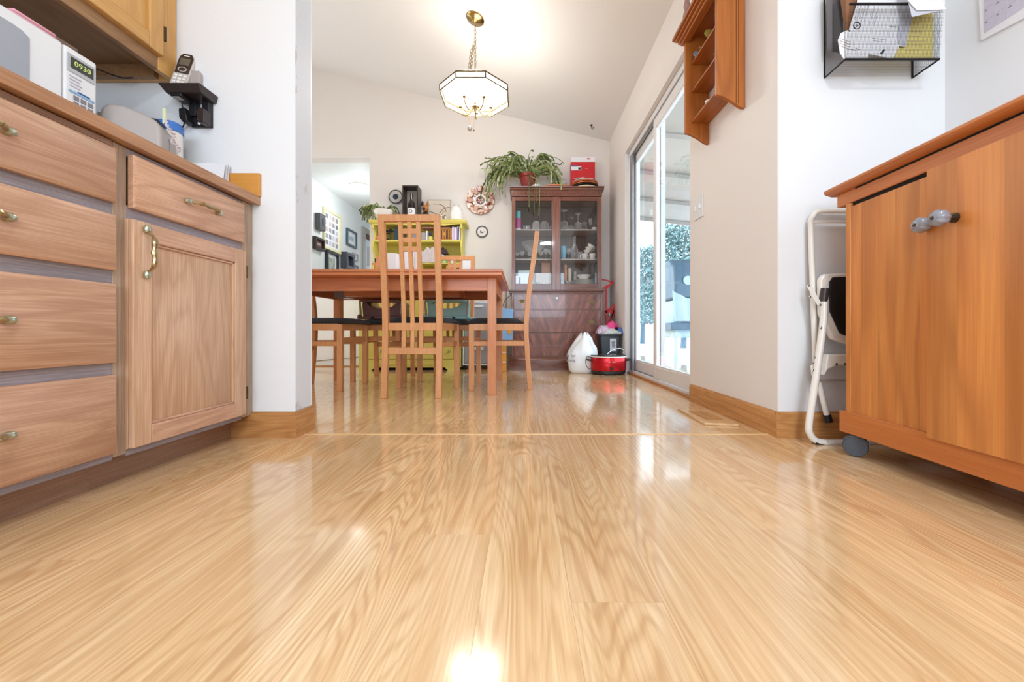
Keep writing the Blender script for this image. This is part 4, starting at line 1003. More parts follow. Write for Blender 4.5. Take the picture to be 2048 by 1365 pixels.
for k in range(5):
    a = R(20+72*k); dx, dy = math.cos(a), math.sin(a)
    P = curve_pts([(Xc+dx*r_, Zc+dy*r_, zh+z) for r_, z in ((.018, -.005), (.035, -.035), (.062, -.056), (.095, -.048), (.118, -.018), (.124, .012))], 5)
    ar = MB().tube(P, .0042, 8).build('arm', M['rimbrass2'], cd)
    MB().lathe([(.001, .008), (.012, .010), (.014, .014), (.009, .018), (.001, .018)], (Xc+dx*.124, Zc+dy*.124, zh)).build('cup', M['brass2'], ar)
    MB().lathe([(.006, .018), (.006, .045), (.001, .045)], (Xc+dx*.124, Zc+dy*.124, zh)).build('candle_sleeve', M['cer'], ar)
    MB().lathe([(.004, .045), (.011, .062), (.010, .080), (.004, .100), (.0008, .112)], (Xc+dx*.124, Zc+dy*.124, zh), 14).build('bulb', M['bulb'], ar)
    d = bpy.data.lights.new('bulb_light', 'POINT'); d.energy = 3.7; d.color = (1.0, .965, .92); d.shadow_soft_size = .012
    o = bpy.data.objects.new('bulb_light', d); COL.objects.link(o); o.parent = cd; o.location = (dx*.124, dy*.124, zh+.078-2.0+.055)
bx_, bz_ = WX(938.5, 2.9), WZ(253, 2.9)
hgt = thing('crystal_pendant', 'clear crystal ball hung by ribbons under the chandelier', 'ornament', (bx_, 2.93, bz_-.02))
MB().ball((bx_, 2.93, bz_), .020, n=12).build('crystal_ball', mat('crystal', 'c9ccd0', .05, .7), hgt, smooth=False)
for s in (-1, 1): MB().tube([(bx_+s*.002, 2.93, bz_+.019), (bx_+s*.010, 2.94, zh-.045)], .0018, 5).build('ribbon', mat('peach ribbon', 'e8a878', .6), hgt)
MB().ball((WX(947, 2.93), 2.95, WZ(261, 2.95)), .007).tube([(WX(947, 2.93), 2.95, WZ(261, 2.95)+.006), (WX(948, 2.93), 2.96, zh-.05)], .0006, 4).build('small_drop', M['kraft'], hgt)
# canopy and chain
zc_ = ceil_h(Xc)
can = MB().lathe([(.072, 0), (.072, -.006), (.064, -.014), (.030, -.020), (.012, -.030), (.001, -.036)], (0, 0, 0), 32)
can.xf(Matrix.Translation((Xc, Zc, zc_-.001)) @ Matrix.Rotation(math.atan(.2485), 4, 'Y')).build('canopy', M['brass2'], cd)
def chain(P, name='chain'):
    m = MB(); d = 0; i = 0; pts = [Vector(p) for p in P]; tot = sum((b-a).length for a, b in zip(pts, pts[1:])); n = int(tot/.030)
    def pos(s):
        for a, b in zip(pts, pts[1:]):
            l = (b-a).length
            if s <= l: return a+(b-a)*(s/l), (b-a).normalized()
            s -= l
        return pts[-1], (pts[-1]-pts[-2]).normalized()
    for i in range(n+1):
        c, t = pos(min(tot, (i+.5)*tot/(n+1))); u = t.orthogonal().normalized()
        if i % 2: u = t.cross(u)
        m.tube([c+t*.0195*math.cos(a)+u*.0085*math.sin(a) for a in [k*math.pi/6 for k in range(12)]], .0022, 5, closed=True)
    return m.build(name, M['brass'], cd)
zt_ = zc_-.035
chain([(Xc, Zc, zt_), (Xc, Zc, za+.03)])
jz = WZ(85, 3.0)
chain([(Xc-.004, Zc, jz), (WX(942, 3), Zc, WZ(105, 3)), (WX(938, 3), Zc, WZ(138, 3)), (WX(940, 3), Zc, WZ(143, 3)), (WX(944, 3), Zc, WZ(125, 3)), (WX(947, 3), Zc-.01, WZ(95, 3))])
hk = thing('ceiling_hook', 'small black hook screwed into the sloping ceiling', 'hook', (.71, 4.05, 2.50))
hz = ceil_h(.71)
MB().lathe([(.012, 0), (.012, -.006), (.003, -.008)], (.71, 4.05, hz)).tube(curve_pts([(.71, 4.05, hz), (.71, 4.05, hz-.03), (.722, 4.05, hz-.045), (.730, 4.05, hz-.03), (.722, 4.05, hz-.02)], 4), .003, 6).build('hook', M['black'], hk)

# ---------------------------------------------------------------- china cabinet
HB, HU = 3.88, 3.95
cc_ = thing('china_cabinet', 'dark mahogany china cabinet with two glazed doors above three drawers', 'cabinet', (.32, 4.08, 0))
bx0, bx1 = -.118, .792
box(bx0, bx1, HB+.004, 4.262, .13, .79).build('base_body', M['mahog_z'], cc_)
MB().prism([(HB-.022, 0), (HB-.022, .105), (HB-.012, .118), (HB-.004, .135), (4.262, .135), (4.262, 0)], 'x', bx0-.030, bx1+.02).build('plinth', M['mahog'], cc_, bevel=.001)
box(bx0-.034, bx1+.016, HB-.018, 4.262, .790, .806).build('base_top', M['mahog'], cc_, bevel=.004)
box(bx0-.024, bx1+.008, HB-.008, 4.262, .772, .790).build('base_moulding', M['mahog'], cc_, bevel=.004)
M['pullplate'] = mat('dark brass plate', '6e5a3c', .5, .6)
def oval_pull(par, x, z, y):
    p = MB().lathe([(.001, -.0025), (.030, -.002), (.032, 0)], n=28, sy=.68).xf(Matrix.Translation((x, y, z)) @ Matrix.Rotation(R(90), 4, 'X')).build('pull_plate', M['pullplate'], par)
    MB().tube([(x+.026*math.cos(a), y-.006, z-.002+.017*math.sin(a)) for a in [R(160+i*220/14) for i in range(15)]], .0028, 6).build('bail', M['brass2'], p)
fig = N('flame mahogany veneer'); v = fig.coord((1, 1, 1), rnd=False)
sx_ = fig.n('ShaderNodeSeparateXYZ'); fig.l(v, sx_.inputs[0])
axx = fig.math('ABSOLUTE', sx_.outputs[0]); q_ = fig.math('ADD', fig.math('MULTIPLY', axx, 13), fig.math('MULTIPLY', sx_.outputs[2], -5))
cmb = fig.n('ShaderNodeCombineXYZ'); fig.l(q_, cmb.inputs[0]); fig.l(fig.math('MULTIPLY', sx_.outputs[2], 3.0), cmb.inputs[1])
nz_ = fig.noise(cmb.outputs[0], 1.6, 5, .6)
fig.l(fig.ramp(nz_, [(.35, lin('512a20')), (.5, lin('733f32')), (.68, lin('915848'))]), fig.b.inputs['Base Color']); fig.b.inputs['Roughness'].default_value = .22; fig.b.inputs['Coat Weight'].default_value = .4
M['flame'] = fig.m
for z0, z1, pz in ((.612, .755, .688), (.378, .600, .478), (.142, .362, .262)):
    xm_ = (bx0+bx1)/2
    d = box(bx0+.022, bx1-.022, HB-.006, HB+.004, z0, z1).build('drawer', M['flame'], cc_, bevel=.002)
    oval_pull(d, WX(1044, HB), pz, HB-.007); oval_pull(d, WX(1183, HB), pz, HB-.007)
    if z0 > .6:
        MB().lathe([(.001, -.001), (.007, 0)], n=14, sy=1.5).xf(Matrix.Translation((WX(1114, HB), HB-.0065, .722)) @ Matrix.Rotation(R(90), 4, 'X')).build('keyhole', M['cer'], d)
for x0, x1 in ((bx0, bx0+.020), (bx1-.020, bx1)):
    box(x0, x1, HB-.004, HB+.004, .135, .772).build('corner_post', M['mahog_z'], cc_, bevel=.002)
for z in (.367, .606): box(bx0+.02, bx1-.02, HB+.0, HB+.004, z-.005, z+.004).build('drawer_rail', M['mahog'], cc_)
# upper case
ux0, ux1, uz0, uz1 = WX(1023.5, HU), WX(1203, HU), .806, 1.766
box(ux0, ux0+.018, HU+.02, 4.262, uz0, uz1).build('case_side', M['mahog_z'], cc_)
box(ux1-.018, ux1, HU+.02, 4.262, uz0, uz1).build('case_side', M['mahog_z'], cc_)
box(ux0+.018, ux1-.018, 4.25, 4.262, uz0, uz1).build('case_back', M['mahog_in'], cc_)
box(ux0+.018, ux1-.018, HU+.02, 4.25, uz0, uz0+.055).build('case_floor', M['mahog'], cc_)
box(ux0, ux1, HU+.02, 4.262, uz1-.02, uz1).build('case_top', M['mahog'], cc_)
SH = [(.862,), (1.141,), (1.445,)]
for (z,) in SH[1:]:
    box(ux0+.018, ux1-.018, HU+.06, 4.25, z-.012, z).build('shelf_board', M['greyp'], cc_)
xmid = WX(1112, HU)
for (x0, x1, gx0, gx1) in ((ux0, xmid-.0008, WX(1030, HU), WX(1104, HU)), (xmid+.0008, ux1, WX(1120.5, HU), WX(1195, HU))):
    gz0, gz1 = WZ(568, HU), WZ(402, HU)
    d = box(x0, gx0, HU, HU+.02, uz0+.002, uz1-.004).build('door', M['mahog_z'], cc_, bevel=.002)
    box(gx1, x1, HU, HU+.02, uz0+.002, uz1-.004).build('door_stile', M['mahog_z'], d, bevel=.002)
    box(gx0, gx1, HU, HU+.02, uz0+.002, gz0).build('door_rail', M['mahog'], d, bevel=.002)
    box(gx0, gx1, HU, HU+.02, gz1, uz1-.004).build('door_rail', M['mahog'], d, bevel=.002)
    for (a, b, c, e) in ((gx0, gx0+.005, gz0, gz1), (gx1-.005, gx1, gz0, gz1)):
        box(a, b, HU+.002, HU+.012, c, e).build('glazing_bead', M['mahog_in'], d)
    box(gx0+.001, gx1-.001, HU+.010, HU+.013, gz0, gz1).build('glass', M['cglass'], d, smooth=False)
# cornice with the little gothic frieze
box(ux0-.004, ux1+.004, HU-.006, 4.262, uz1, 1.825).build('frieze', M['mahog'], cc_)
na = 26; aw = (ux1-ux0+.006)/na
for i in range(na):
    x = ux0-.003+i*aw
    MB().prism([(x+.001, 1.822), (x+aw*.18, 1.80), (x+aw*.5, 1.786), (x+aw*.82, 1.80), (x+aw-.001, 1.822), (x+aw-.004, 1.824), (x+aw*.5, 1.806), (x+.004, 1.824)], 'y', HU-.012, HU-.006).build('frieze_arch', M['mahog_in'] if False else M['mahog_z'], cc_)
MB().prism([(HU-.010, 1.825), (HU-.016, 1.832), (HU-.020, 1.845), (HU-.034, 1.850), (HU-.036, 1.858), (4.262, 1.858), (4.262, 1.825)], 'x', ux0-.020, ux1+.022).build('cornice', M['mahog'], cc_)

# contents
def glassw(name, lab, cat, px, py0, py1, w_, Y, prof, m=None, grp=None):
    z0 = WZ(py1, Y); h = WZ(py0, Y)-z0; r = w_*Y/F/2
    z0 = {1: 1.4455, 2: 1.1415, 3: .8615}[grp_shelf] if grp_shelf else z0
    o = MB().lathe([(max(.0005, a*r), b*h) for a, b in prof], (WX(px, Y), Y, z0+.0005), 20).build(name, m or M['ware'])
    return tag(o, lab, cat)
TUMB = [(.001, 0), (.75, 0), (1, 1), (.92, 1), (.68, .06), (.001, .06)]
TUMB_I = [(1, 0), (.9, .8), (.6, 1), (.001, 1), (.001, .95), (.55, .95), (.84, .78), (.93, 0)]
WINE_I = [(1, 0), (1.02, .2), (.8, .42), (.1, .5), (.1, .95), (.8, .985), (.8, 1), (.001, 1)]
WINE = [(.8, 0), (.8, .02), (.1, .05), (.1, .45), (.7, .55), (1, .75), (.9, 1), (.85, 1), (.94, .75), (.65, .58), (.001, .5)]
BALL = [(.6, 0), (.95, .25), (1, .5), (.9, .8), (.45, 1), (.4, 1), (.85, .78), (.93, .5), (.001, .05)]
grp_shelf = 1
b_ = thing('water_bottle', 'pink water bottle with turquoise cap at the left of the top glass shelf', 'bottle', (WX(1036.5, 4.08), 4.08, 1.4455))
MB().lathe([(.028, 0), (.030, .004), (.030, .02)], (WX(1036.5, 4.08), 4.08, 1.446)).build('base', M['cer'], b_)
MB().lathe([(.030, .02), (.029, .12), (.026, .125), (.022, .132)], (WX(1036.5, 4.08), 4.08, 1.446)).build('body', mat('magenta plastic', 'c94f9e', .3), b_)
MB().lathe([(.0235, .132), (.0275, .14), (.026, .205), (.001, .208)], (WX(1036.5, 4.08), 4.08, 1.446)).build('cap', M['tealb'], b_)
glassw('tumbler', 'short faceted glass right of the pink bottle', 'glass', 1053, 445, 456, 14, 4.10, TUMB)
glassw('tumbler', 'ribbed upturned glass in the middle of the upper left shelf', 'glass', 1072, 438, 456, 15, 4.06, TUMB_I)
glassw('glass_globe', 'round clear glass bowl on the upper left shelf', 'glass', 1089, 436, 456, 18, 4.10, BALL)
glassw('tumbler', 'pink tinted small glass beside the left door stile', 'glass', 1103, 444, 456, 10, 4.14, TUMB, glass('pink glassware', (.95, .75, .78), .05, edge=.5))
glassw('wine_glass', 'large upturned wine glass at the left of the upper right shelf', 'glass', 1128, 415, 456, 17, 4.08, WINE_I)
glassw('wine_glass', 'thin upturned wine glass between two wide ones', 'glass', 1142, 427, 456, 11, 4.14, WINE_I)
glassw('wine_glass', 'wide upturned goblet on the upper right shelf', 'glass', 1156, 422, 456, 14, 4.06, WINE_I)
glassw('glass_stack', 'stacked low glass dishes on the upper right shelf', 'glass', 1168, 437, 456, 15, 4.12, [(.9, 0), (1, .3), (.7, .34), (.95, .6), (.6, .66), (.8, .95), (.5, 1), (.001, 1)])
glassw('champagne_flute', 'slim tall glass at the right end of the upper shelf', 'glass', 1181, 430, 456, 7, 4.10, WINE)
glassw('small_white_dish', 'small white dish at the far right of the upper shelf', 'dish', 1189, 451, 456, 12, 4.05, [(.6, 0), (1, .7), (.9, 1), (.001, .6)], M['cer'])
grp_shelf = 2
glassw('cut_glass_bowl', 'large cut glass footed bowl on the middle left shelf', 'bowl', 1068, 480, 515, 50, 4.11, [(.45, 0), (.5, .06), (.15, .2), (.12, .38), (.5, .5), (.95, .9), (1, 1), (.94, 1), (.48, .58), (.001, .45)])
for i, (x, y0, w_, lb) in enumerate(((1034, 503, 9, 'leftmost small stemmed glass on the middle shelf'), (1044, 501, 9, 'second small stemmed glass on the middle left shelf'), (1060, 503, 10, 'small glass in front of the cut glass bowl'), (1082, 500, 9, 'small glass right of the bowl foot'), (1092, 495, 10, 'tall small glass near the left door edge'), (1101, 498, 9, 'rightmost small glass on the middle left shelf'))):
    glassw('cordial_glass', lb, 'glass', x, y0, 515.6, w_, 4.04, WINE)
glassw('blue_tumbler', 'light blue tumbler at the left of the middle right shelf', 'glass', 1127, 489, 515, 12, 4.06, TUMB, mat('blue glass', '6db4d4', .2))
glassw('cordial_glass', 'small glass between blue tumbler and decanter', 'glass', 1137, 492, 515, 8, 4.10, WINE)
glassw('decanter', 'tall clear glass decanter on the middle right shelf', 'decanter', 1149, 467, 515, 15, 4.08, [(.8, 0), (1, .1), (.95, .4), (.4, .62), (.3, .8), (.45, .84), (.35, 1), (.001, 1)])
glassw('tumbler', 'low glass beside the decanter', 'glass', 1160, 500, 515, 9, 4.06, TUMB)
for i, (x, y0, y1, lb) in enumerate(((1169, 500, 515, 'white teacup, left of the two under the stack'), (1185, 500, 515, 'white teacup, right of the two under the stack'))):
    z = 1.1418
    t = thing('teacup', lb, 'cup', (WX(x, 4.07), 4.07, z))
    MB().lathe([(.020, 0), (.028, .008), (.036, .06), (.034, .06), (.026, .010), (.001, .008)], (WX(x, 4.07), 4.07, z)).build('cup_body', M['cer'], t)
    MB().tube([(WX(x, 4.07)-.034-.012*math.sin(a), 4.07, z+.036+.016*math.cos(a)) for a in [k*math.pi/6 for k in range(7)]], .003, 6).build('handle', M['cer'], t)
for i in range(3):
    x = WX(1177, 4.07); z = 1.1418+.062+i*.026
    t = thing('teacup', ('lowest', 'middle', 'topmost tilted')[i]+' white teacup of the stack on the middle right shelf', 'cup', (x, 4.07, z))
    Mx = Matrix.Translation((x+(-.012+.012*i), 4.07, z)) @ Matrix.Rotation(R(-10+18*i), 4, 'Y')
    MB().lathe([(.018, 0), (.026, .006), (.040, .040), (.038, .040), (.024, .008), (.001, .006)]).xf(Mx).build('cup_body', M['cer'], t)
    MB().tube([(.036+.012*math.sin(a), 0, .024+.012*math.cos(a)) for a in [k*math.pi/6 for k in range(7)]], .0026, 6).xf(Mx).build('handle', M['cer'], t)
grp_shelf = 3
def pb(name, lab, cat, x0, y0, x1, y1, Y, d, m, base=None, bev=.003):
    z0 = WZ(y1, Y) if base is None else base
    o = box(WX(x0, Y), WX(x1, Y), Y, Y+d, z0, WZ(y0, Y)).build(name, m, bevel=bev); return tag(o, lab, cat)
B3 = .8615
pb('white_container', 'white lidded container at the bottom left of the china cabinet', 'container', 1041, 555, 1066, 568, 4.06, .12, mat('bluish white plastic', 'd9e6ea', .4), B3)
z_ = WZ(555, 4.06)+.0005
pb('white_container', 'white tray stacked on the container at the bottom left', 'container', 1036, 541, 1066, 554, 4.07, .12, mat('pale aqua plastic', 'cfe3e8', .4), z_)
pb('white_card', 'narrow white card standing at the lower left door edge', 'card', 1031, 552, 1037, 568, 4.0, .01, M['paper'], B3)
pb('beige_box', 'beige box behind the chair post in the china cabinet', 'box', 1072, 547, 1097, 562, 4.12, .08, mat('beige card', 'cdbfa4', .7), B3)
pb('brown_box', 'brown wooden box standing at the back of the lower left shelf', 'box', 1083, 520, 1100, 550, 4.18, .05, M['table_z'], B3)
glassw('spice_tin', 'small green and white tin at the bottom of the cabinet', 'tin', 1075, 560, 568, 8, 4.03, TUMB, mat('green tin', '5d8c80', .4))
glassw('small_white_jar', 'small white jar beside the green tin', 'jar', 1088, 561, 568, 8, 4.04, TUMB, M['cer'])
t = thing('pepper_mill', 'reddish wooden pepper mill on the lower right shelf', 'mill', (WX(1131, 4.06), 4.06, B3))
MB().lathe([(.020, 0), (.022, .02), (.015, .06), (.016, .16), (.012, .18), (.018, .20), (.012, .222), (.001, .226)], (WX(1131, 4.06), 4.06, B3+.0005)).build('mill_body', M['table_z'], t)
glassw('candle', 'cream pillar candle beside the pepper mill', 'candle', 1139, 532, 568, 8, 4.10, [(1, 0), (1, 1), (.001, 1)], mat('cream wax', 'd8c9ac', .5))
glassw('grey_jar', 'grey stoneware jar at the back of the lower right shelf', 'jar', 1150, 537, 568, 9, 4.16, [(.9, 0), (1, .5), (.7, .8), (.7, 1), (.001, 1)], M['greyp'])
for i in range(7):
    z = B3+.001+i*.0098
    o = MB().lathe([(.05, 0), (.085, .002), (.118, .009), (.118, .0105), (.085, .004), (.001, .003)], (WX(1169, 4.12), 4.115, z), 32).build('dinner_plate', M['cer'])
    tag(o, ('lowest', 'second lowest', 'third lowest', 'middle', 'third highest', 'second highest', 'topmost')[i]+' white dinner plate of the stack in the china cabinet', 'plate', 'white dinner plates stacked in the china cabinet')
o = MB().lathe([(.04, 0), (.05, .006), (.085, .044), (.082, .044), (.045, .009), (.001, .007)], (WX(1167, 4.12), 4.115, B3+.081), 28, 1, .7).build('serving_bowl', M['cer']); tag(o, 'white oval bowl on top of the dinner plates', 'bowl')
o = MB().lathe([(.05, 0), (.06, .004), (.075, .045), (.070, .045), (.05, .008), (.001, .006)], (WX(1135, 4.03), 4.045, B3+.001), 24, flute=.06, fk=10).build('lace_basket', mat('openwork silver basket', 'a9a59e', .4, .4, var=.4, scale=120)); tag(o, 'openwork basket at the lower left of the right-hand glass door', 'basket')
glassw('dark_vase', 'dark brown tall vase behind the middle right shelf', 'vase', 1163, 466, 515, 16, 4.19, [(.6, 0), (1, .3), (.8, .8), (.6, 1), (.001, 1)], mat('dark brown glaze', '3b211a', .25)) if False else None

# on top of the china cabinet
TT = 1.859
pot = thing('potted_cactus', 'arching green trailing cactus in a dark red pot on the china cabinet', 'plant', (WX(1056, 4.07), 4.07, TT))
px_ = WX(1055.5, 4.07)
MB().lathe([(.056, 0), (.060, .004), (.083, .135), (.090, .140), (.090, .172), (.084, .172), (.078, .14), (.001, .14)], (px_, 4.07, TT), 28).build('pot', M['terra'], pot)
MB().lathe([(.079, .141), (.001, .150)], (px_, 4.07, TT), 16).build('soil', mat('dark soil', '2f2219', .9), pot)
def leafchain(P, wd, m, flatn=None, name='stem', par=pot):
    mb = MB(); pts = curve_pts(P, 6); L_ = [0]
    for a, b in zip(pts, pts[1:]): L_.append(L_[-1]+(b-a).length)
    seg = .045; n = max(2, int(L_[-1]/seg)); k = 0
    def pos(s):
        for i in range(len(pts)-1):
            if s <= L_[i+1]: return pts[i]+(pts[i+1]-pts[i])*((s-L_[i])/(L_[i+1]-L_[i]+1e-9))
        return pts[-1]
    rv = Vector((random.uniform(-1, 1), random.uniform(-1, 1), random.uniform(-.4, .4)))
    for i in range(n):
        a = pos(L_[-1]*i/n); b = pos(L_[-1]*(i+1)/n); t = b-a; u = t.cross(rv).normalized()*wd*random.uniform(.8, 1.15); q = t.cross(u).normalized()*.0016
        c1 = a+t*.45; c2 = a+t*.88; base = u*.28
        out = [a-base, c1-u*.8, c2-u, b-u*.35, b+u*.35, c2+u, c1+u*.8, a+base]
        mb.add([p-q for p in out]+[p+q for p in out], [tuple(range(8))[::-1], tuple(range(8, 16))]+[(j, (j+1) % 8, 8+(j+1) % 8, 8+j) for j in range(8)])
    return mb.build(name, m, par, smooth=False)
random.seed(21)
o0 = Vector((px_, 4.07, TT+.16))
for i in range(135):
    a = random.uniform(0, 6.283); 
    if i < 52: a = R(180)+random.uniform(-.75, .75)
    elif i < 86: a = random.uniform(-.7, .7)
    dx, dy = math.cos(a), math.sin(a)*.38
    rch = random.uniform(.16, .43) if dx < 0 else random.uniform(.12, .34)
    up_ = random.uniform(.02, .20); dn = random.uniform(-.02, .33)*(1 if rch > .22 else .3)
    if rch < .25: up_ += .04
    if abs(dx) < .6: up_ += .07*(1-abs(dx)/.6); rch *= .75
    if abs(dx) < .35 or rch < .2: dn *= .2
    s = o0+Vector((dx*.04, dy*.10, 0)); r3 = lambda: Vector((random.uniform(-.015, .015), random.uniform(-.015, .015), random.uniform(-.012, .012)))
    P = [s, s+Vector((dx*rch*.35, dy*rch*.35, up_*.85))+r3(), s+Vector((dx*rch*.72, dy*rch*.7, up_))+r3(), s+Vector((dx*rch, dy*rch, up_-dn*.45))+r3(), s+Vector((dx*rch*1.08, dy*rch*1.05, up_-dn))+r3()]
    P = [Vector((p.x, min(p.y, 4.23), max(p.z, TT+.012) if (p.x > ux0-.03 and p.y > HU-.03) else p.z)) for p in P]
    leafchain(P, .0105, M[('leaf', 'leaf', 'leafl', 'leafd')[i % 4]])
for i in range(60):
    a = random.uniform(0, 6.283); dx, dy = math.cos(a), math.sin(a)*.5; r_ = random.uniform(.05, .20); u_ = random.uniform(.05, .20)
    s = o0+Vector((dx*.05, dy*.05, -.01)); t_ = random.uniform(-.05, .05)
    leafchain([s, s+Vector((dx*r_*.5, dy*r_*.4, u_*.8)), s+Vector((dx*r_, dy*r_*.7, u_+t_)), s+Vector((dx*r_*1.25, dy*r_*.8, u_+t_-.04*r_/.1))], .010, M[('leaf', 'leafl', 'leaf', 'leafd')[i % 4]])
for i, (px2, py2) in enumerate(((1068, 425), (1078, 432), (1058, 415), (1000, 402), (1012, 396), (1122, 380), (1073, 405))):
    e = at(px2, py2, 3.885); s = o0+Vector((random.uniform(-.03, .03), -.06, 0))
    leafchain([s, s+(e-s)*.45+Vector((0, 0, .16)), Vector((e.x, 3.885, max(e.z+.12, TT+.0))), e], .0075, M['leaf' if i % 2 else 'leafd'])
t = thing('cake_dome', 'clear glass cake dome behind the trailing plant', 'dome', (WX(1121, 4.12), 4.14, TT))
MB().lathe([(.098, .0), (.098, .10), (.088, .135), (.06, .152), (.001, .158), (.001, .155), (.058, .149), (.085, .132), (.095, .10), (.095, 0)], (WX(1121, 4.12), 4.14, TT+.001), 28, .75, .75).build('dome', M['ware'], t)
o = MB().lathe([(.06, 0), (.10, .004), (.148, .024), (.150, .034), (.145, .034), (.10, .010), (.001, .008)], (WX(1112, 4.05), 4.03, TT+.001), 32, 1, .5).build('orange_platter', M['orange']); tag(o, 'orange and cream oval platter on the china cabinet', 'platter')
o = MB().lathe([(.03, 0), (.042, .01), (.045, .03), (.041, .03), (.001, .012)], (WX(1073, 4.0), 3.985, TT+.001), 24).build('small_white_bowl', M['cer']); tag(o, 'small white bowl right of the dark red pot', 'bowl')
z = TT+.001
for i, (r_, h_, m_, lb) in enumerate(((.150, .042, 'cream', 'cream yellow bowl at the bottom of the stack on the china cabinet'), (.142, .018, 'black', 'thin dark plate in the stack on the china cabinet'), (.140, .020, 'orange', 'lower orange plate in the stack on the china cabinet'), (.134, .018, 'orange', 'upper orange plate in the stack on the china cabinet'), (.128, .016, 'cer', 'white plate on top of the stack on the china cabinet'))):
    o = MB().lathe([(r_, 0), (r_, .004), (r_*.92, h_*.6), (r_*.6, h_), (.001, h_)], (WX(1171, 4.05), 4.09, z), 32).build('stacked_plate', M[m_]); tag(o, lb, 'plate'); z += h_*.93+.001
sn = thing('crumpled_napkin', 'white paper napkin crumpled on the stacked plates', 'napkin', (WX(1166, 4.05), 4.0, z))
A = [(WX(1147, 4.03)+.16*t, 4.02+.02*math.sin(t*9), z+.004+.012*abs(math.sin(t*7))) for t in [k/14 for k in range(15)]]
B = [(WX(1147, 4.03)+.16*t, 4.09+.01*math.sin(t*9), z+.012+.022*abs(math.cos(t*5))) for t in [k/14 for k in range(15)]]
MB().strip(A, B, .0015, (0, 0, 1)).build('napkin', M['paper'], sn)
rb = thing('red_box', 'red and white carton standing open behind the stacked plates', 'box', (WX(1166, 4.2), 4.21, TT))
x0, x1 = WX(1142, 4.17), WX(1190, 4.17)
box(x0, x1, 4.17, 4.25, TT+.001, WZ(324, 4.17)).build('carton', M['red'], rb, bevel=.002)
box(x0+.001, x1-.001, 4.168, 4.171, WZ(324, 4.17), WZ(314.5, 4.17)).build('lid_flap', M['paper'], rb)
box(x0+.002, x0+.11, 4.1685, 4.1700, WZ(341, 4.17), WZ(333, 4.17)).build('shipping_label', M['paper'], rb)
box(x0+.078, x0+.105, 4.1675, 4.1685, WZ(340, 4.17), WZ(335, 4.17)).build('barcode', M['ink'], rb)
box(x0+.004, x0+.075, 4.1675, 4.1685, WZ(333.4, 4.17), WZ(331, 4.17)).build('print_mark', M['inkb'], rb)
MB().prism([(x0+.15, WZ(338, 4.17)), (x0+.165, WZ(336, 4.17)), (x0+.18, WZ(338, 4.17)), (x0+.165, WZ(337, 4.17))], 'y', 4.1675, 4.169).build('swoosh', M['paper'], rb)
MB().ball((x0+.19, 4.1675, WZ(318, 4.17)), .022, .0008, .007).build('logo', M['red'], rb)

# wall plates
wp = thing('wall_plate', 'large scalloped plate with rust and navy flowers hanging by the china cabinet', 'plate', (WX(960.5, 4.24), 4.27, 1.65))
def facing(mb, x, y, z): return mb.xf(Matrix.Translation((x, y, z)) @ Matrix.Rotation(R(90), 4, 'X'))
pc = at(960.5, 400, 4.25)
im = N('imari plate'); v = im.coord((1, 1, 1), rnd=False)
im.l(im.ramp(im.noise(im.coord((34, 34, 34), rnd=False), 1, 3, .6), [(.38, lin('8a3f30')), (.47, lin('d9a488')), (.54, lin('efe6d8')), (.66, lin('efe6d8')), (.72, lin('3c3a4c'))]), im.b.inputs['Base Color']); im.b.inputs['Roughness'].default_value = .15
facing(MB().lathe([(.001, .004), (.075, .004), (.13, .018), (.156, .024), (.157, .021), (.13, .012), (.07, -.002), (.001, -.002)], (0, 0, 0), 72, flute=.022, fk=12), pc.x, 4.274, pc.z).build('plate_rim', im.m, wp)
facing(MB().lathe([(.001, .007), (.066, .0068), (.066, .0045)], (0, 0, 0), 40), pc.x, 4.274, pc.z).build('plate_well', M['cer'], wp)
facing(MB().lathe([(.001, .0085), (.046, .008), (.047, .006)], (0, 0, 0), 32), pc.x, 4.274, pc.z).build('centre_medallion', mat('plum glaze', '5a2a38', .2), wp)
for k in range(6):
    a = R(60*k+30); m = MB().lathe([(.001, .0102), (.010, .0098), (.011, .008)], (0, 0, 0), 12, 1.4, .55)
    m.xf(Matrix.Translation((.021*math.cos(a), .021*math.sin(a), 0)) @ Matrix.Rotation(a, 4, 'Z')); facing(m, pc.x, 4.274, pc.z).build('petal', mat('pale pink glaze', 'e2b4a4', .2), wp)
for k in range(6):
    a = R(60*k); m = MB().lathe([(.001, .022), (.028, .021), (.030, .016)], (0, 0, 0), 20, .8, 1.15)
    m.xf(Matrix.Translation((.108*math.cos(a), .108*math.sin(a), 0)) @ Matrix.Rotation(a+R(90), 4, 'Z')); facing(m, pc.x, 4.274, pc.z).build('painted_panel', mat('rust flower panel', 'dcb09a', .2, var=.25, scale=70), wp)
for k in range(6):
    a = R(60*k+30); P = [(.120+.030*math.cos(t), .034*math.sin(t)) for t in [R(110+14*i) for i in range(11)]]
    m = MB().tube([(x, y, .021) for x, y in P], [.002+.006*math.sin(math.pi*i/10) for i in range(11)], 6, flat=.35).xf(Matrix.Rotation(a, 4, 'Z'))
    facing(m, pc.x, 4.274, pc.z).build('painted_scroll', mat('maroon scroll', '6a2430', .2), wp)
wp2 = thing('small_wall_plate', 'small round plate with slate rim and grey bird hanging below the large plate', 'plate', (WX(963.7, 4.25), 4.27, 1.42))
pc = at(963.7, 462.6, 4.25)
facing(MB().lathe([(.001, .002), (.050, .002), (.053, .010), (.064, .010), (.067, 0), (.001, -.002)], (0, 0, 0), 36), pc.x, 4.275, pc.z).build('rim', M['greyring'], wp2)
facing(MB().lathe([(.001, .0042), (.054, .004), (.054, .002)], (0, 0, 0), 32), pc.x, 4.275, pc.z).build('plate_face', M['cer'], wp2)
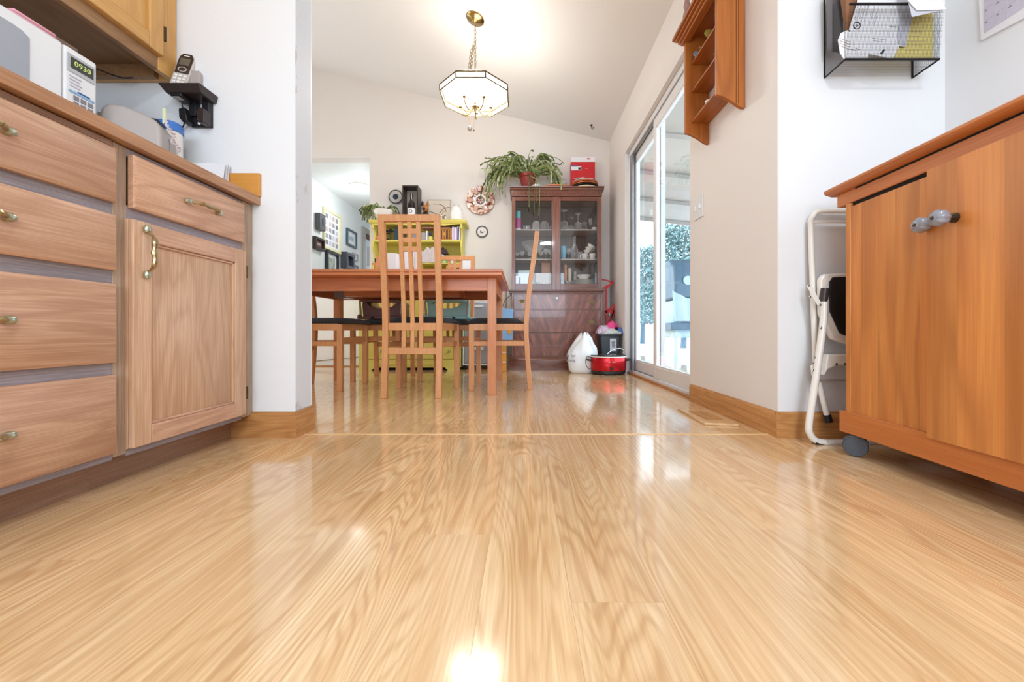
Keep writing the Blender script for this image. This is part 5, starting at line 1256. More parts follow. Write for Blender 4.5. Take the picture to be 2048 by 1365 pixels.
facing(MB().add([(-.028, -.01, .005), (-.012, .024, .005), (-.004, -.006, .005), (.034, .004, .005), (.004, -.02, .005)], [(0, 1, 2), (0, 2, 4), (2, 3, 4)]), pc.x, 4.275, pc.z).build('bird', mat('slate ink', '6a7180', .4), wp2, smooth=False)

# ---------------------------------------------------------------- yellow dresser
yd = thing('yellow_dresser', 'yellow painted dresser with open shelves above closed doors', 'dresser', (-1.13, 4.06, 0))
lx0, lx1 = WX(718, 3.84), WX(919.5, 3.84)
LB = 3.84; LT = .86
box(lx0, lx1, LB+.004, 4.262, .03, LT-.02).build('lower_body', M['yellow'], yd)
box(lx0-.012, lx1+.012, LB-.012, 4.262, LT-.02, LT).build('counter', M['yellow'], yd, bevel=.004)
pts = [(lx0, 0), (WX(743, LB), 0)]
for i in range(25):
    t = i/24; x = WX(743, LB)+(WX(896, LB)-WX(743, LB))*t; e = min(1, min(t, 1-t)*10)
    pts.append((x, (.062-.012*math.sin(t*math.pi*2.0+1.2)**2)*math.sqrt(e)))
pts += [(WX(896, LB), 0), (lx1, 0), (lx1, .110), (lx0, .110)]
MB().prism(pts, 'y', LB-.006, LB+.012).build('scalloped_apron', M['yellow'], yd)
box(lx0+.02, lx1-.02, LB+.06, LB+.07, 0, .03).build('toe_shade', M['dark'], yd)  # dark box put in for the shade inside the toe opening
for x0, x1 in ((lx0, lx0+.085), (lx1-.062, lx1)):
    box(x0, x1, LB-.006, LB+.004, .111, LT-.022).build('stile', M['yellow'], yd, bevel=.002)
xm_ = (lx0+lx1)/2
for x0, x1, kx in ((lx0+.088, xm_-.001, WX(763, LB)), (xm_+.001, lx1-.065, lx1-.10)):
    for z0, z1 in ((.114, .500), (.505, LT-.03)):
        d = box(x0, x1, LB-.014, LB+.002, z0, z1).build('door', M['yellow'], yd, bevel=.004)
        box(x0+.05, x1-.05, LB-.018, LB-.014, z0+.05, z1-.05).build('raised_panel', M['yellow'], d, bevel=.003)
        if z0 < .2: MB().ball((kx, LB-.03, .192), .013).tube([(kx, LB-.03, .192), (kx, LB-.014, .192)], .006).build('knob', M['brass'], d)
YU = 4.05
hx0, hx1 = WX(744, YU), WX(924, YU)
ut = WZ(440.5, YU)
MB().prism([(YU-.020, ut), (YU-.020, ut-.012), (YU-.004, ut-.036), (4.262, ut-.036), (4.262, ut)], 'x', WX(737, YU-.02), WX(932, YU-.02)).build('cornice', M['yellow'], yd, bevel=.002)
vp = [(hx0, ut-.036), (hx1, ut-.036)]
for i in range(41):
    t = 1-i/40; vp.append((hx0+(hx1-hx0)*t, ut-.058+.018*abs(math.sin(t*math.pi*2.5))))
MB().prism(vp, 'y', YU, YU+.014).build('scalloped_valance', M['yellow'], yd)
for x0, x1 in ((hx0, hx0+.018), (hx1-.018, hx1)):
    sp_ = [(4.25, LT)]
    for i in range(31):
        z = LT+(ut-.036-LT)*i/30; sp_.append((YU-.0+.050*math.sin((z-LT)*math.pi/.235+.6)**2*(1 if z < ut-.08 else .1), z))
    sp_.append((4.25, ut-.036))
    MB().prism(sp_, 'x', x0, x1).build('side_panel', M['yellow'], yd)
box(hx0+.018, hx1-.018, 4.24, 4.262, LT, ut-.036).build('back_panel', M['yellow2'], yd)
S1, S2 = WZ(480, YU+.02), WZ(526, YU+.02)
box(hx0+.018, hx1-.018, YU+.018, 4.24, S1-.022, S1).build('shelf', M['yellow'], yd, bevel=.003)
box(WX(841, YU), hx1-.018, YU+.018, 4.24, S2-.014, S2).build('half_shelf', M['yellow'], yd, bevel=.003)
box(WX(841, YU), WX(841, YU)+.012, YU+.03, 4.24, LT, S2-.014).build('divider', M['yellow2'], yd)
# items on the middle shelf
s1 = S1+.0005
pb('teal_book', 'dark teal book standing on the upper yellow shelf', 'book', 787, 455, 798, 479, 4.10, .10, mat('dark teal cloth', '2c444a', .6), s1)
g_ = thing('toy_dinosaur', 'black toy with long arms on the upper yellow shelf', 'toy', (WX(778, 4.12), 4.12, s1))
gx = WX(779, 4.12)
MB().tube([(gx-.10, 4.12, s1+.10), (gx, 4.12, s1+.105), (gx+.06, 4.12, s1+.10)], [.006, .011, .007]).build('arm', M['black'], g_)
MB().ball((gx+.01, 4.12, s1+.115), .016).tube([(gx-.09, 4.12, s1+.07), (gx+.02, 4.12, s1+.085)], .006).build('head', M['black'], g_)
MB().tube([(gx+.01, 4.12, s1+.1), (gx+.012, 4.12, s1+.001)], .006).lathe([(.03, 0), (.028, .008), (.001, .01)], (gx+.012, 4.12, s1)).build('stand', M['black'], g_)
g_.name = 'desk_lamp_toy'
pb('red_pull_toy', 'small dark red wooden block at the left of the upper yellow shelf', 'toy', 749, 472, 758, 479, 4.10, .04, M['table_z'], s1)
pb('ear_bud_case', 'tiny black case on the upper yellow shelf', 'case', 771, 477, 777, 479, 4.10, .03, M['black'], s1)
pb('brown_figurine', 'small dark brown figure seen between the chair slats', 'figurine', 806, 466, 811, 479, 4.12, .03, M['espresso'], s1)
pb('grey_speaker', 'grey rounded speaker on the upper yellow shelf', 'speaker', 823, 465, 832, 479, 4.10, .06, mat('mid grey plastic', '8d8d8d', .5), s1, .008)
o = MB().lathe([(.030, 0), (.036, .02), (.034, .06), (.022, .085), (.001, .09)], (WX(847, 4.12), 4.12, s1), 24).build('grey_pouch', mat('grey felt', 'a7a4a4', .9)); tag(o, 'rounded grey pouch on the upper yellow shelf', 'pouch')
pb('white_booklet', 'thin white booklet beside the grey pouch', 'booklet', 852, 462, 855, 479, 4.10, .08, M['paper'], s1, .001)
t = thing('glass_jar', 'small jar with dark lid and yellow filling on the upper yellow shelf', 'jar', (WX(861, 4.1), 4.1, s1))
MB().lathe([(.022, 0), (.024, .035), (.018, .04)], (WX(861, 4.1), 4.1, s1)).build('jar_body', M['yellow'], t); MB().lathe([(.018, .04), (.019, .08), (.001, .082)], (WX(861, 4.1), 4.1, s1)).build('jar_lid', M['ink'], t)
w1 = thing('wicker_box', 'brown fretwork box on the upper yellow shelf', 'box', (WX(890, 4.1), 4.12, s1))
wx0, wx1 = WX(878, 4.08), WX(904, 4.08); wz1 = WZ(457, 4.08)
box(wx0, wx1, 4.082, 4.19, s1, wz1).build('box_body', mat('dark wicker', '4a2b1a', .6), w1)
for i in range(9):
    x = wx0+.004+(wx1-wx0-.008)*i/8; box(x-.003, x+.003, 4.078, 4.082, s1+.014, wz1-.014).build('fret', M['honey'], w1)
for z in (s1+.004, wz1-.010): box(wx0, wx1, 4.078, 4.082, z, z+.006).build('fret_rail', M['honey'], w1)
MB().ball((WX(889, 4.08), 4.079, (s1+wz1)/2), .016, .003, .020).build('fret_medallion', M['honey'], w1)
pb('red_magazine', 'flat reddish magazine lying on the fretwork box', 'magazine', 843, 454.5, 900, 456.5, 4.08, .10, mat('dusty red cover', 'b07068', .6), WZ(457, 4.08)+.0005, .001)
for i, (a, b, c_) in enumerate(((904, 906.6, 'e8e2f4'), (906.8, 909.2, 'cbb8e0'), (909.4, 911.8, 'eceaf2'), (912, 914.5, 'b9a8d4'))):
    pb('slim_book', ('white', 'lilac', 'ivory white', 'purple')[i]+' slim book, '+('leftmost', 'second', 'third', 'rightmost')[i]+' of four upright on the upper yellow shelf', 'book', a, 454+i*.4, b, 478, 4.08, .12, mat('slim book cover %d' % i, c_, .6), s1, .001)
o = MB().tube([(WX(917, 4.1), 4.1, s1), (WX(916, 4.1), 4.1, s1+.12)], .004).ball((WX(915.5, 4.1), 4.1, s1+.14), .014, .006, .022).build('serving_spoon', M['steel']); tag(o, 'steel spoon standing at the right of the upper yellow shelf', 'spoon')
pb('white_pad', 'white paper pad at the right end of the upper yellow shelf', 'pad', 918, 452, 921, 478, 4.10, .10, M['paper'], s1, .001)
# half shelf: clothes and bag
s2 = S2+.0005
def heap(name, lab, cat, x0, x1, z0, ys, Y, d, m, seed, fr=7):
    random.seed(seed); n = 16; k = 7; vs = []; fs = []
    for j in range(k):
        v = j/(k-1)
        for i in range(n+1):
            t = i/n; hh = ys(t)*math.sin(math.pi*min(1, max(0, v*.98+.01)))**.5
            vs.append((x0+(x1-x0)*t+.004*random.uniform(-1, 1), Y+d*v+.006*math.sin(t*fr+seed), z0+max(.002, hh*(1+.12*math.sin(t*fr*2+v*9+seed)))))
    for j in range(k-1):
        for i in range(n): a = j*(n+1)+i; fs.append((a, a+1, a+n+2, a+n+1))
    N0 = len(vs); vs += [(p[0], p[1], z0) for p in vs[:]]
    for j in range(k-1):
        for i in range(n): a = N0+j*(n+1)+i; fs.append((a+n+1, a+n+2, a+1, a))
    ed = [i for i in range(n+1)]+[j*(n+1)+n for j in range(1, k)]+[(k-1)*(n+1)+i for i in range(n-1, -1, -1)]+[j*(n+1) for j in range(k-2, 0, -1)]
    for a, b in zip(ed, ed[1:]+ed[:1]): fs.append((b, a, N0+a, N0+b))
    return tag(MB().add(vs, fs).build(name, m, ang=70), lab, cat)
heap('folded_blanket', 'leopard brown folded cloth on the lower yellow shelf', 'cloth', WX(853, 4.1), WX(884, 4.1), s2, lambda t: .15*math.sin(math.pi*(.15+.75*t)), 4.08, .13, mat('speckled brown cloth', '96786a', .9, var=.4, scale=140), 3)
heap('white_scarf', 'white and pink scarf over the left of the cloth pile', 'scarf', WX(842, 4.06), WX(872, 4.06), s2, lambda t: .16*math.sin(math.pi*(.25+.45*t)), 4.06, .05, mat('white pink scarf', 'd8cccc', .9, var=.15, scale=20), 5)
heap('blue_baby_blanket', 'pale blue and white blanket at the right of the cloth pile', 'blanket', WX(876, 4.07), WX(907, 4.07), s2, lambda t: .115-.075*t, 4.07, .12, mat('pale blue fleece', 'cdd9e4', .9, var=.12, scale=30), 8)
heap('stuffed_penguin', 'black white and orange soft toy on top of the cloth pile', 'toy', WX(878, 4.1), WX(895, 4.1), s2+.10, lambda t: .07*math.sin(math.pi*(.2+.7*t)), 4.10, .06, mat('black white plush', '4a3a3a', .9, var=.8, scale=60), 4)
pb('green_box', 'green and white carton low behind the chair rail on the yellow dresser', 'box', 882, 520, 896, 526, 4.065, .012, mat('green carton', '8bb83c', .6), s2)
pb('wooden_crate', 'light wooden crate standing under the half shelf', 'crate', 892, 531, 908, 560, 4.07, .08, M['honey'], LT+.0005)
# counter items at the left
pb('tea_box', 'dark brown wooden box at the left of the dresser counter', 'box', 743, 526, 757, 545, 4.06, .10, M['table_z'], LT+.0005)
bb = WZ(526, 4.06)+.0005
pb('black_clock', 'small black cube standing on the brown wooden box', 'clock', 749, 517, 754, 526, 4.08, .03, M['black'], bb)
pb('grey_tin', 'grey tin standing beside the black cube', 'tin', 754, 513, 762, 545, 4.12, .04, mat('grey tin', 'aaaeb4', .4), LT+.0005)
pb('paper_towel', 'white carton at the right end of the dresser counter', 'carton', 925, 520, 942, 545, 3.90, .10, M['paper'], LT+.0005)
# on top of the yellow dresser
yt = ut+.0005
pl = thing('potted_succulent', 'trailing succulent in a white ribbed bowl at the left of the yellow dresser', 'plant', (WX(762, 4.08), 4.12, yt))
pxx = WX(762, 4.08)
MB().lathe([(.070, 0), (.078, .005), (.122, .085), (.126, .115), (.118, .116), (.11, .09), (.001, .09)], (pxx+.005, 4.13, yt), 60, 1, .9, flute=.018, fk=30).build('ribbed_bowl', M['cer'], pl)
random.seed(5)
for i in range(120):
    a = random.uniform(2.2, 4.4) if i < 50 else random.uniform(0, 6.28); dx, dy = math.cos(a), math.sin(a)*.5; r_ = random.uniform(.08, .20 if dx < 0 else .15)
    s = Vector((pxx+dx*.05, 4.12+dy*.05, yt+.10)); hh = random.uniform(.02, .085); dn = random.uniform(.0, .13) if dx < -.3 else random.uniform(0, .04)
    leafchain([s, s+Vector((dx*r_*.5, dy*r_*.4, hh)), s+Vector((dx*r_*.9, dy*r_*.7, hh*.7-dn*.4)), s+Vector((dx*r_, min(dy*r_*.8, .05), hh*.3-dn))], .009, M[('leafd', 'leafl', 'leaf')[i % 3]], name='sprig', par=pl)
pt_ = thing('display_plate', 'round white plate with slate rim and navy centre hanging above the yellow dresser', 'plate', (WX(791, 4.2), 4.2, yt))
pc = at(791.5, 394, 4.262)
facing(MB().lathe([(.001, .003), (.060, .003), (.070, .012), (.078, .012), (.078, .004), (.001, -.003)], (0, 0, 0), 40), pc.x, 4.268, pc.z).build('rim', M['greyring'], pt_)
facing(MB().lathe([(.001, .010), (.061, .013), (.066, .012), (.060, .003)], (0, 0, 0), 40), pc.x, 4.268, pc.z).build('plate_face', mat('pale grey glaze', 'c8c4be', .3), pt_)
facing(MB().lathe([(.001, .0145), (.030, .014), (.031, .009)], (0, 0, 0), 32), pc.x, 4.268, pc.z).build('centre', M['navy'], pt_)
fgn = thing('bird_figurine', 'pale pink porcelain bird figurine beside the round plate', 'figurine', (WX(782, 4.12), 4.12, yt))
fx = WX(782, 4.12)
MB().lathe([(.026, 0), (.022, .02), (.010, .045), (.012, .07), (.016, .09), (.010, .105), (.001, .115)], (fx, 4.12, yt), 16).tube([(fx-.002, 4.11, yt+.098), (fx-.018, 4.10, yt+.090)], [.006, .002]).build('figure', mat('pale pink porcelain', 'e6d2c4', .3), fgn)
heap('orange_slippers', 'round orange wooden ornament just above the chair rail', 'ornament', WX(781, 4.06), WX(800, 4.06), yt, lambda t: .068*math.sin(math.pi*(.06+.88*t))**.6, 4.05, .05, M['honey'], 2).name = 'wooden_ornament'
wb = thing('wine_display_box', 'tall dark wooden display case on the yellow dresser', 'box', (WX(822, 4.12), 4.15, yt))
x0, x1 = WX(804.5, 4.08), WX(836, 4.08); z1_ = WZ(371, 4.08)
box(x0, x0+.012, 4.08, 4.22, yt, z1_).build('side', M['espresso'], wb); box(x1-.012, x1, 4.08, 4.22, yt, z1_).build('side', M['espresso'], wb)
box(x0+.012, x1-.012, 4.08, 4.22, z1_-.012, z1_).build('top', M['espresso'], wb); box(x0+.012, x1-.012, 4.08, 4.22, yt, yt+.012).build('bottom', M['espresso'], wb)
box(x0+.012, x1-.012, 4.205, 4.22, yt+.012, z1_-.012).build('back', mat('pale backing card', 'bdb6aa', .8), wb)
bt = thing('wine_bottle', 'dark wine bottle with a white label in front of the display case', 'bottle', (WX(823, 4.06), 4.06, yt))
bxx = WX(824, 4.07)
MB().lathe([(.034, 0), (.0375, .004), (.0375, .158), (.030, .186), (.0145, .205), (.0135, .278), (.001, .280)], (bxx, 4.055, yt), 28).build('bottle_body', M['bottle'], bt)
MB().lathe([(.0382, .030), (.0382, .118)], (bxx, 4.055, yt), 28).build('label', M['paper'], bt)
MB().tube([(bxx+.016*math.cos(a), 4.0158, yt+.082+.016*math.sin(a)) for a in [k*math.pi/10 for k in range(20)]], .0026, 6, closed=True).build('label_ring', M['greyring'], bt)
dg = thing('dog_figurine', 'brown and black puppy figurine beside the display case', 'figurine', (WX(850, 4.08), 4.1, yt))
dx_ = WX(850, 4.08); dbm = mat('glazed brown dog', 'b4763c', .25, var=.5, scale=30); dbk = mat('black dog patch', '2a1a12', .3)
MB().ball((dx_, 4.1, yt+.035), .030, .026, .036).build('body', dbk, dg); MB().ball((dx_+.002, 4.085, yt+.088), .026, .024, .026).build('head', dbm, dg)
MB().ball((dx_-.004, 4.062, yt+.080), .012, .012, .010).build('muzzle', dbk, dg)
for s, mm_ in ((-1, dbk), (1, dbm)): MB().lathe([(.010, 0), (.012, .012), (.006, .03), (.001, .038)], (dx_+s*.019, 4.088, yt+.104), 12, 1, .5).build('ear', mm_, dg)
for s in (-1, 1): MB().tube([(dx_+s*.014, 4.078, yt+.03), (dx_+s*.015, 4.072, yt+.002)], .009).build('leg', dbm, dg)
for o_ in dg.children: o_.scale = (1.45, 1.2, 1.5)
for o_ in dg.children: o_.location = (0, 0, 0)
gf = thing('line_drawing', 'thin-framed cream line drawing leaning on the wall behind the puppy', 'picture', (WX(880, 4.2), 4.22, yt))
x0, x1, z1_ = WX(856, 4.2), WX(901, 4.2), WZ(399, 4.2)
box(x0, x1, 4.215, 4.222, yt, z1_).build('backing', mat('cream paper', 'e2d8ca', .8), gf)
for a, b, c, e in ((x0, x1, z1_-.004, z1_), (x1-.004, x1, yt, z1_), (x0, x0+.004, yt, z1_)): box(a, b, 4.205, 4.215, c, e).build('frame_bar', M['greyp'], gf)
for ctrl in (((866, 408), (880, 409), (889, 415), (892, 424)), ((878, 430), (884, 420), (895, 415), (902, 416)), ((856, 422), (868, 426), (880, 432))):
    MB().tube(curve_pts([at(a, b, 4.213) for a, b in ctrl], 5), .0026, 6).build('drawn_line', mat('brown pencil', '8a5f50', .8), gf)
fw_ = thing('flower_posy', 'little posy of china flowers beside the white cat vase', 'flowers', (WX(886, 4.06), 4.06, yt))
random.seed(3)
for i in range(14):
    c = (WX(886, 4.06)+random.uniform(-.035, .035), 4.06+random.uniform(-.015, .015), yt+.012+random.uniform(0, .035))
    MB().ball(c, .010, n=8).build('blossom', (M['cer'], M['leaf'], mat('rose', 'b0485a', .5), M['leafd'])[i % 4], fw_)
MB().tube(curve_pts([(WX(882, 4.06), 4.06, yt+.03), (WX(886, 4.06), 4.06, yt+.085), (WX(894, 4.06), 4.06, yt+.10)], 5), .003).build('stem', M['brass'], fw_)
ct_ = thing('cat_vase', 'round white ceramic cat with small ears on the right of the yellow dresser', 'figurine', (WX(912, 4.1), 4.1, yt))
cx_ = WX(912, 4.1)
MB().lathe([(.050, 0), (.068, .015), (.074, .055), (.068, .10), (.050, .135), (.036, .155), (.026, .168), (.001, .175)], (cx_, 4.12, yt), 28).build('body', mat('glossy white ceramic', 'f1eee8', .08), ct_)
for s in (-1, 1): MB().lathe([(.013, 0), (.010, .012), (.001, .03)], (cx_+s*.020, 4.12, yt+.160), 12).build('ear', M['greyp'], ct_)

# ---------------------------------------------------------------- between dresser and china cabinet
dt = thing('plastic_drawer_tower', 'clear plastic drawer tower on castors right of the yellow dresser', 'drawers', (WX(947, 3.92), 4.05, 0))
x0, x1 = WX(925.5, 3.92), WX(985, 3.92)
mg = mat('clear grey plastic', 'b4bcc8', .2, alpha=.75); mw_ = M['vinyl']
for x in (x0, x1-.014): box(x, x+.014, 3.92, 4.24, .045, .69).build('side', mw_, dt)
for z in (.045, .26, .475, .675): box(x0+.014, x1-.014, 3.92, 4.24, z, z+.014).build('shelf', mw_, dt)
for z in (.062, .277, .492):
    d = box(x0+.016, x1-.016, 3.914, 4.22, z, z+.19).build('drawer', mg, dt, bevel=.006); box(x0+.09, x1-.09, 3.904, 3.914, z+.14, z+.165).build('drawer_lip', mw_, d, bevel=.003)
for x in (x0+.02, x1-.02): MB().lathe([(.001, -.01), (.022, -.01), (.022, .01), (.001, .01)], (0, 0, 0), 20).xf(Matrix.Translation((x, 3.95, .022)) @ Matrix.Rotation(R(90), 4, 'Y')).build('castor', M['black'], dt)
gb = thing('blue_gift_bag', 'light blue gift bag hanging beside the china cabinet', 'bag', (WX(1013, 3.74), 3.76, .27))
x0, x1 = WX(998, 3.72), WX(1027, 3.72)
MB().hexa([(x0, 3.72, .29), (x1-.012, 3.72, .29), (x1-.012, 3.80, .29), (x0, 3.80, .29), (x0, 3.715, .62), (x1, 3.715, .60), (x1, 3.81, .60), (x0, 3.81, .62)]).build('bag_body', M['cyan'], gb, bevel=.002)
MB().tube(curve_pts([(x0+.03, 3.72, .61), (x0+.06, 3.72, .69), (x1-.01, 3.74, .75)], 5), .003, 6).build('handle_cord', M['black'], gb)
MB().prism([(x1-.06, .41), (x1-.012, .43), (x1-.02, .37), (x1-.05, .36)], 'y', 3.710, 3.7145).build('gold_patch', M['orangec'], gb)
kb = thing('orange_carton', 'tall orange and white carton on the floor left of the china cabinet', 'box', (WX(1005, 3.74), 3.78, 0))
for i in range(3): box(WX(998, 3.74), WX(1012.5, 3.74), 3.74, 3.80, .0005+i*.094, .092+i*.094).build('carton_tier', M['orangec'] if i != 2 else M['honey'], kb, bevel=.004)
for i in range(2): box(WX(998, 3.739), WX(1012.5, 3.739), 3.736, 3.740, .088+i*.094, .097+i*.094).build('white_band', M['paper'], kb)
pf = thing('floral_paper', 'pale floral wrapping paper roll standing behind the table end', 'paper', (WX(1006, 3.98), 4.0, .0))
MB().tube([(WX(1005, 4.0), 4.0, .001), (WX(1007, 4.0), 4.02, .82)], .035, 16).build('roll', mat('floral paper', 'd9cdc0', .8, var=.2, scale=40), pf)
# wall lead
tag(MB().tube(curve_pts([(-2.35, ZF-.012, .055), (-2.05, ZF-.012, .085), (-1.92, ZF-.012, .095), (-1.75, ZF-.012, .11), (-1.66, ZF-.015, .12)], 6), .0035, 6).build('wall_cable', mat('tan cable', '9b8672', .6)), 'thin tan cable stapled along the half wall', 'cable')
tag(MB().prism([(-1.70, .16), (-1.655, .20), (-1.65, .12), (-1.68, .115)], 'y', ZF-.05, ZF-.02).build('black_plug', M['black']), 'black plug adaptor at the left edge of the yellow dresser', 'plug')

# ---------------------------------------------------------------- floor items in the corner
ck = thing('slow_cooker', 'oval red slow cooker with glass lid on the floor by the door', 'slow cooker', (.77, 3.55, 0))
kx, ky = WX(1217, 3.54), 3.55; a_, b_r = .160, .130
rm = N('metallic red'); rm.b.inputs['Base Color'].default_value = lin('c01c26'); rm.b.inputs['Metallic'].default_value = .55; rm.b.inputs['Roughness'].default_value = .22; M['redm'] = rm.m
MB().lathe([(.93, .008), (.96, .012), (.96, .036), (.001, .036)], (kx, ky, 0), 48, 1, 1).xf(Matrix.Translation((kx, ky, 0)) @ Matrix.Diagonal((a_, b_r, 1, 1)) @ Matrix.Translation((-kx, -ky, 0))).build('base', M['black'], ck)
def el(prof, name, m, par=ck): return MB().lathe(prof, (0, 0, 0), 48).xf(Matrix.Translation((kx, ky, 0)) @ Matrix.Diagonal((a_, b_r, 1, 1))).build(name, m, par)
el([(.97, .036), (1, .042), (1, .150), (.98, .156), (.94, .156)], 'shell', M['redm']); el([(1.0, .154), (1.04, .158), (1.04, .164), (.96, .166)], 'rim', M['cer'])
el([(.97, .165), (.96, .176), (.88, .178), (.001, .184)], 'crock_lid', M['cglass']); el([(.98, .165), (.99, .172), (.94, .176), (.93, .170)], 'lid_band', M['black']); el([(.9, .160), (.001, .158)], 'crock', M['black'])
for s in (-1, 1):
    MB().tube(curve_pts([(kx+s*a_*.98, ky-.03, .128), (kx+s*(a_+.032), ky-.02, .132), (kx+s*(a_+.032), ky+.02, .132), (kx+s*a_*.98, ky+.03, .128)], 4), .008).build('handle', M['black'], ck)
    for sy in (-1, 1): MB().lathe([(.012, 0), (.014, .010)], (kx+s*.09, ky+sy*.07, 0), 12).build('foot', M['black'], ck)
kn = at(1224, 739, ky-b_r-.004)
MB().lathe([(.001, .014), (.014, .013), (.017, 0), (.019, -.004)], (0, 0, 0), 20).xf(Matrix.Translation((kn.x, ky-b_r*.965-.002, .062)) @ Matrix.Rotation(R(90), 4, 'X')).build('dial', M['black'], ck)
text('crockpot', 'lettering', M['cer'], FM((WX(1224, 3.42), ky-b_r*.985-.001, .118), (1, 0, 0)), .016, ck)
MB().tube(curve_pts([(kx-a_*.9, ky-.05, .150), (kx-a_-.045, ky-.06, .16), (kx-a_-.055, ky-.06, .10), (kx-a_-.035, ky-.07, .06), (kx-a_+.01, ky-.09, .05)], 6), .003, 6).build('cord', M['black'], ck)
tag(MB().tube(curve_pts([(kx-.02, ky-.05, .186), (kx+.02, ky-.04, .215), (kx+.07, ky-.02, .232), (kx+.12, ky, .232), (kx+.145, ky+.01, .21), (kx+.14, ky, .19)], 6), [.0035]*31, 6).build('power_lead', M['white']), 'white cord curled over the slow cooker lid', 'cord')
# bag
pbg = thing('shopping_bag', 'white plastic shopping bag with grey lettering beside the slow cooker', 'bag', (.52, 3.62, 0))
bx, by = WX(1165, 3.60), 3.63; vs = []; fs = []; n = 36; rows = [(0, .80), (.03, .95), (.10, 1.0), (.18, 1.03), (.24, .98), (.28, .80), (.31, .55), (.345, .30), (.36, .22)]
random.seed(11); ph = [random.uniform(0, 6) for _ in range(9)]
for j, (z, r_) in enumerate(rows):
    for i in range(n):
        a = 2*math.pi*i/n; wv = 1+.045*math.sin(a*5+ph[j]*.4)+.05*math.sin(a*9+z*14)*(z/.3)
        zz = z+(.02*math.sin(a*3)*(z/.3) if z > .2 else 0)+(-.055*max(0, math.cos(a-math.pi))*(1 if .2 < z < .3 else 0))
        vs.append((bx+math.cos(a)*.135*r_*wv+(.022 if z > .3 else 0), by+math.sin(a)*.085*r_*wv, zz+.001))
fs = [(j*n+i, j*n+(i+1) % n, (j+1)*n+(i+1) % n, (j+1)*n+i) for j in range(len(rows)-1) for i in range(n)]+[tuple(range(n))[::-1], tuple((len(rows)-1)*n+i for i in range(n))]
MB().add(vs, fs).build('bag_body', mat('white polythene', 'e9edf0', .35, var=.03, coat=.2), pbg, ang=80)
text('ks for', 'lettering', M['inkg'], FM((WX(1142, 3.53), 3.533, WZ(712, 3.53)), (1, -.12, 0)), .036, pbg, depth=.002, bold=.0006)
text('pping', 'lettering', M['inkg'], FM((WX(1142, 3.53), 3.533, WZ(721, 3.53)), (1, -.12, 0)), .036, pbg, depth=.002, bold=.0006)
# bin
bn = thing('black_bin', 'black plastic bin heaped with clothes behind the slow cooker', 'bin', (.84, 3.80, 0))
x0, x1, yb_, yt_ = .735, .925, 3.70, 3.835
MB().hexa([(x0+.02, yb_+.01, .001), (x1-.015, yb_+.01, .001), (x1-.015, yt_, .001), (x0+.02, yt_, .001), (x0, yb_, .355), (x1, yb_, .355), (x1, yt_+.01, .355), (x0, yt_+.01, .355)]).build('bin_body', mat('slate black plastic', '2c3438', .4), bn, bevel=.012)
box(x0-.006, x1+.006, yb_-.006, yt_+.014, .345, .362).build('lip', mat('slate black plastic lip', '2c3438', .4), bn, bevel=.004)
sx0 = WX(1220, 3.7); box(sx0, sx0+.062, 3.699, 3.7015, .20, .32).build('sticker', M['paper2'], bn)
MB().prism([(sx0+.014, .295), (sx0+.048, .295), (sx0+.042, .235), (sx0+.020, .235)], 'y', 3.6975, 3.699).build('cup_picture', M['inkg'], bn)
def cl(name, lab, cx1, cx2, y, d, z, h_, c, seed, var=.1, sc=30): return heap(name, lab, 'clothes', WX(cx1, 3.75), WX(cx2, 3.75), z, lambda t: h_*math.sin(math.pi*(.08+.84*t))**.6, y, d, mat(lab[:30], c, .85, var=var, scale=sc), seed)
cl('patterned_shirt', 'white pink and black patterned shirt hanging at the left of the bin', 1194, 1222, 3.70, .14, .364, .085, 'd9b9cc', 6, .6, 70)
cl('striped_cloth', 'white and grey cloth over the front rim of the bin', 1205, 1240, 3.69, .10, .364, .050, 'd5dcd6', 9, .35, 60)
cl('blue_jeans', 'blue cloth hanging at the right of the bin', 1232, 1248, 3.70, .12, .364, .062, '4d74b4', 12)
cl('black_sock', 'black cloth between pink and blue clothes on the bin', 1226, 1241, 3.74, .10, .395, .055, '16141c', 14)
cl('pink_shirt', 'hot pink shirt on top of the clothes bin', 1214, 1238, 3.74, .10, .402, .085, 'ee4f94', 15)
# red folded stool frame
rf = thing('red_folding_frame', 'bright red folded metal frame standing between china cabinet and wall', 'frame', (.86, 4.1, 0))
YR = 4.05
for (x0, y0, x1, y1, w_) in ((1204, 559, 1226, 565, .013), (1226, 564, 1211, 578, .022), (1206, 577, 1215, 572, .018), (1212, 578, 1212.5, 660, .020), (1209, 624, 1230, 623, .030), (1215, 622, 1231, 609, .020), (1231, 609, 1218, 650, .016), (1226, 625, 1213, 655, .018), (1229, 626, 1234, 655, .018), (1233, 650, 1234, 720, .016), (1213, 660, 1213, 733, .016)):
    a, b = at(x0, y0, YR), at(x1, y1, YR); MB().bar(a, b, w_, .02).build('frame_tube', M['red'], rf, bevel=.002)
MB().prism([(at(1218, 626, YR).x, at(0, 626, YR).z), (at(1218, 632, YR).x, at(0, 632, YR).z), (at(1219.5, 632, YR).x, at(0, 632, YR).z), (at(1219.5, 626, YR).x, at(0, 626, YR).z)], 'y', YR-.014, YR-.010).build('white_clip', M['cer'], rf)

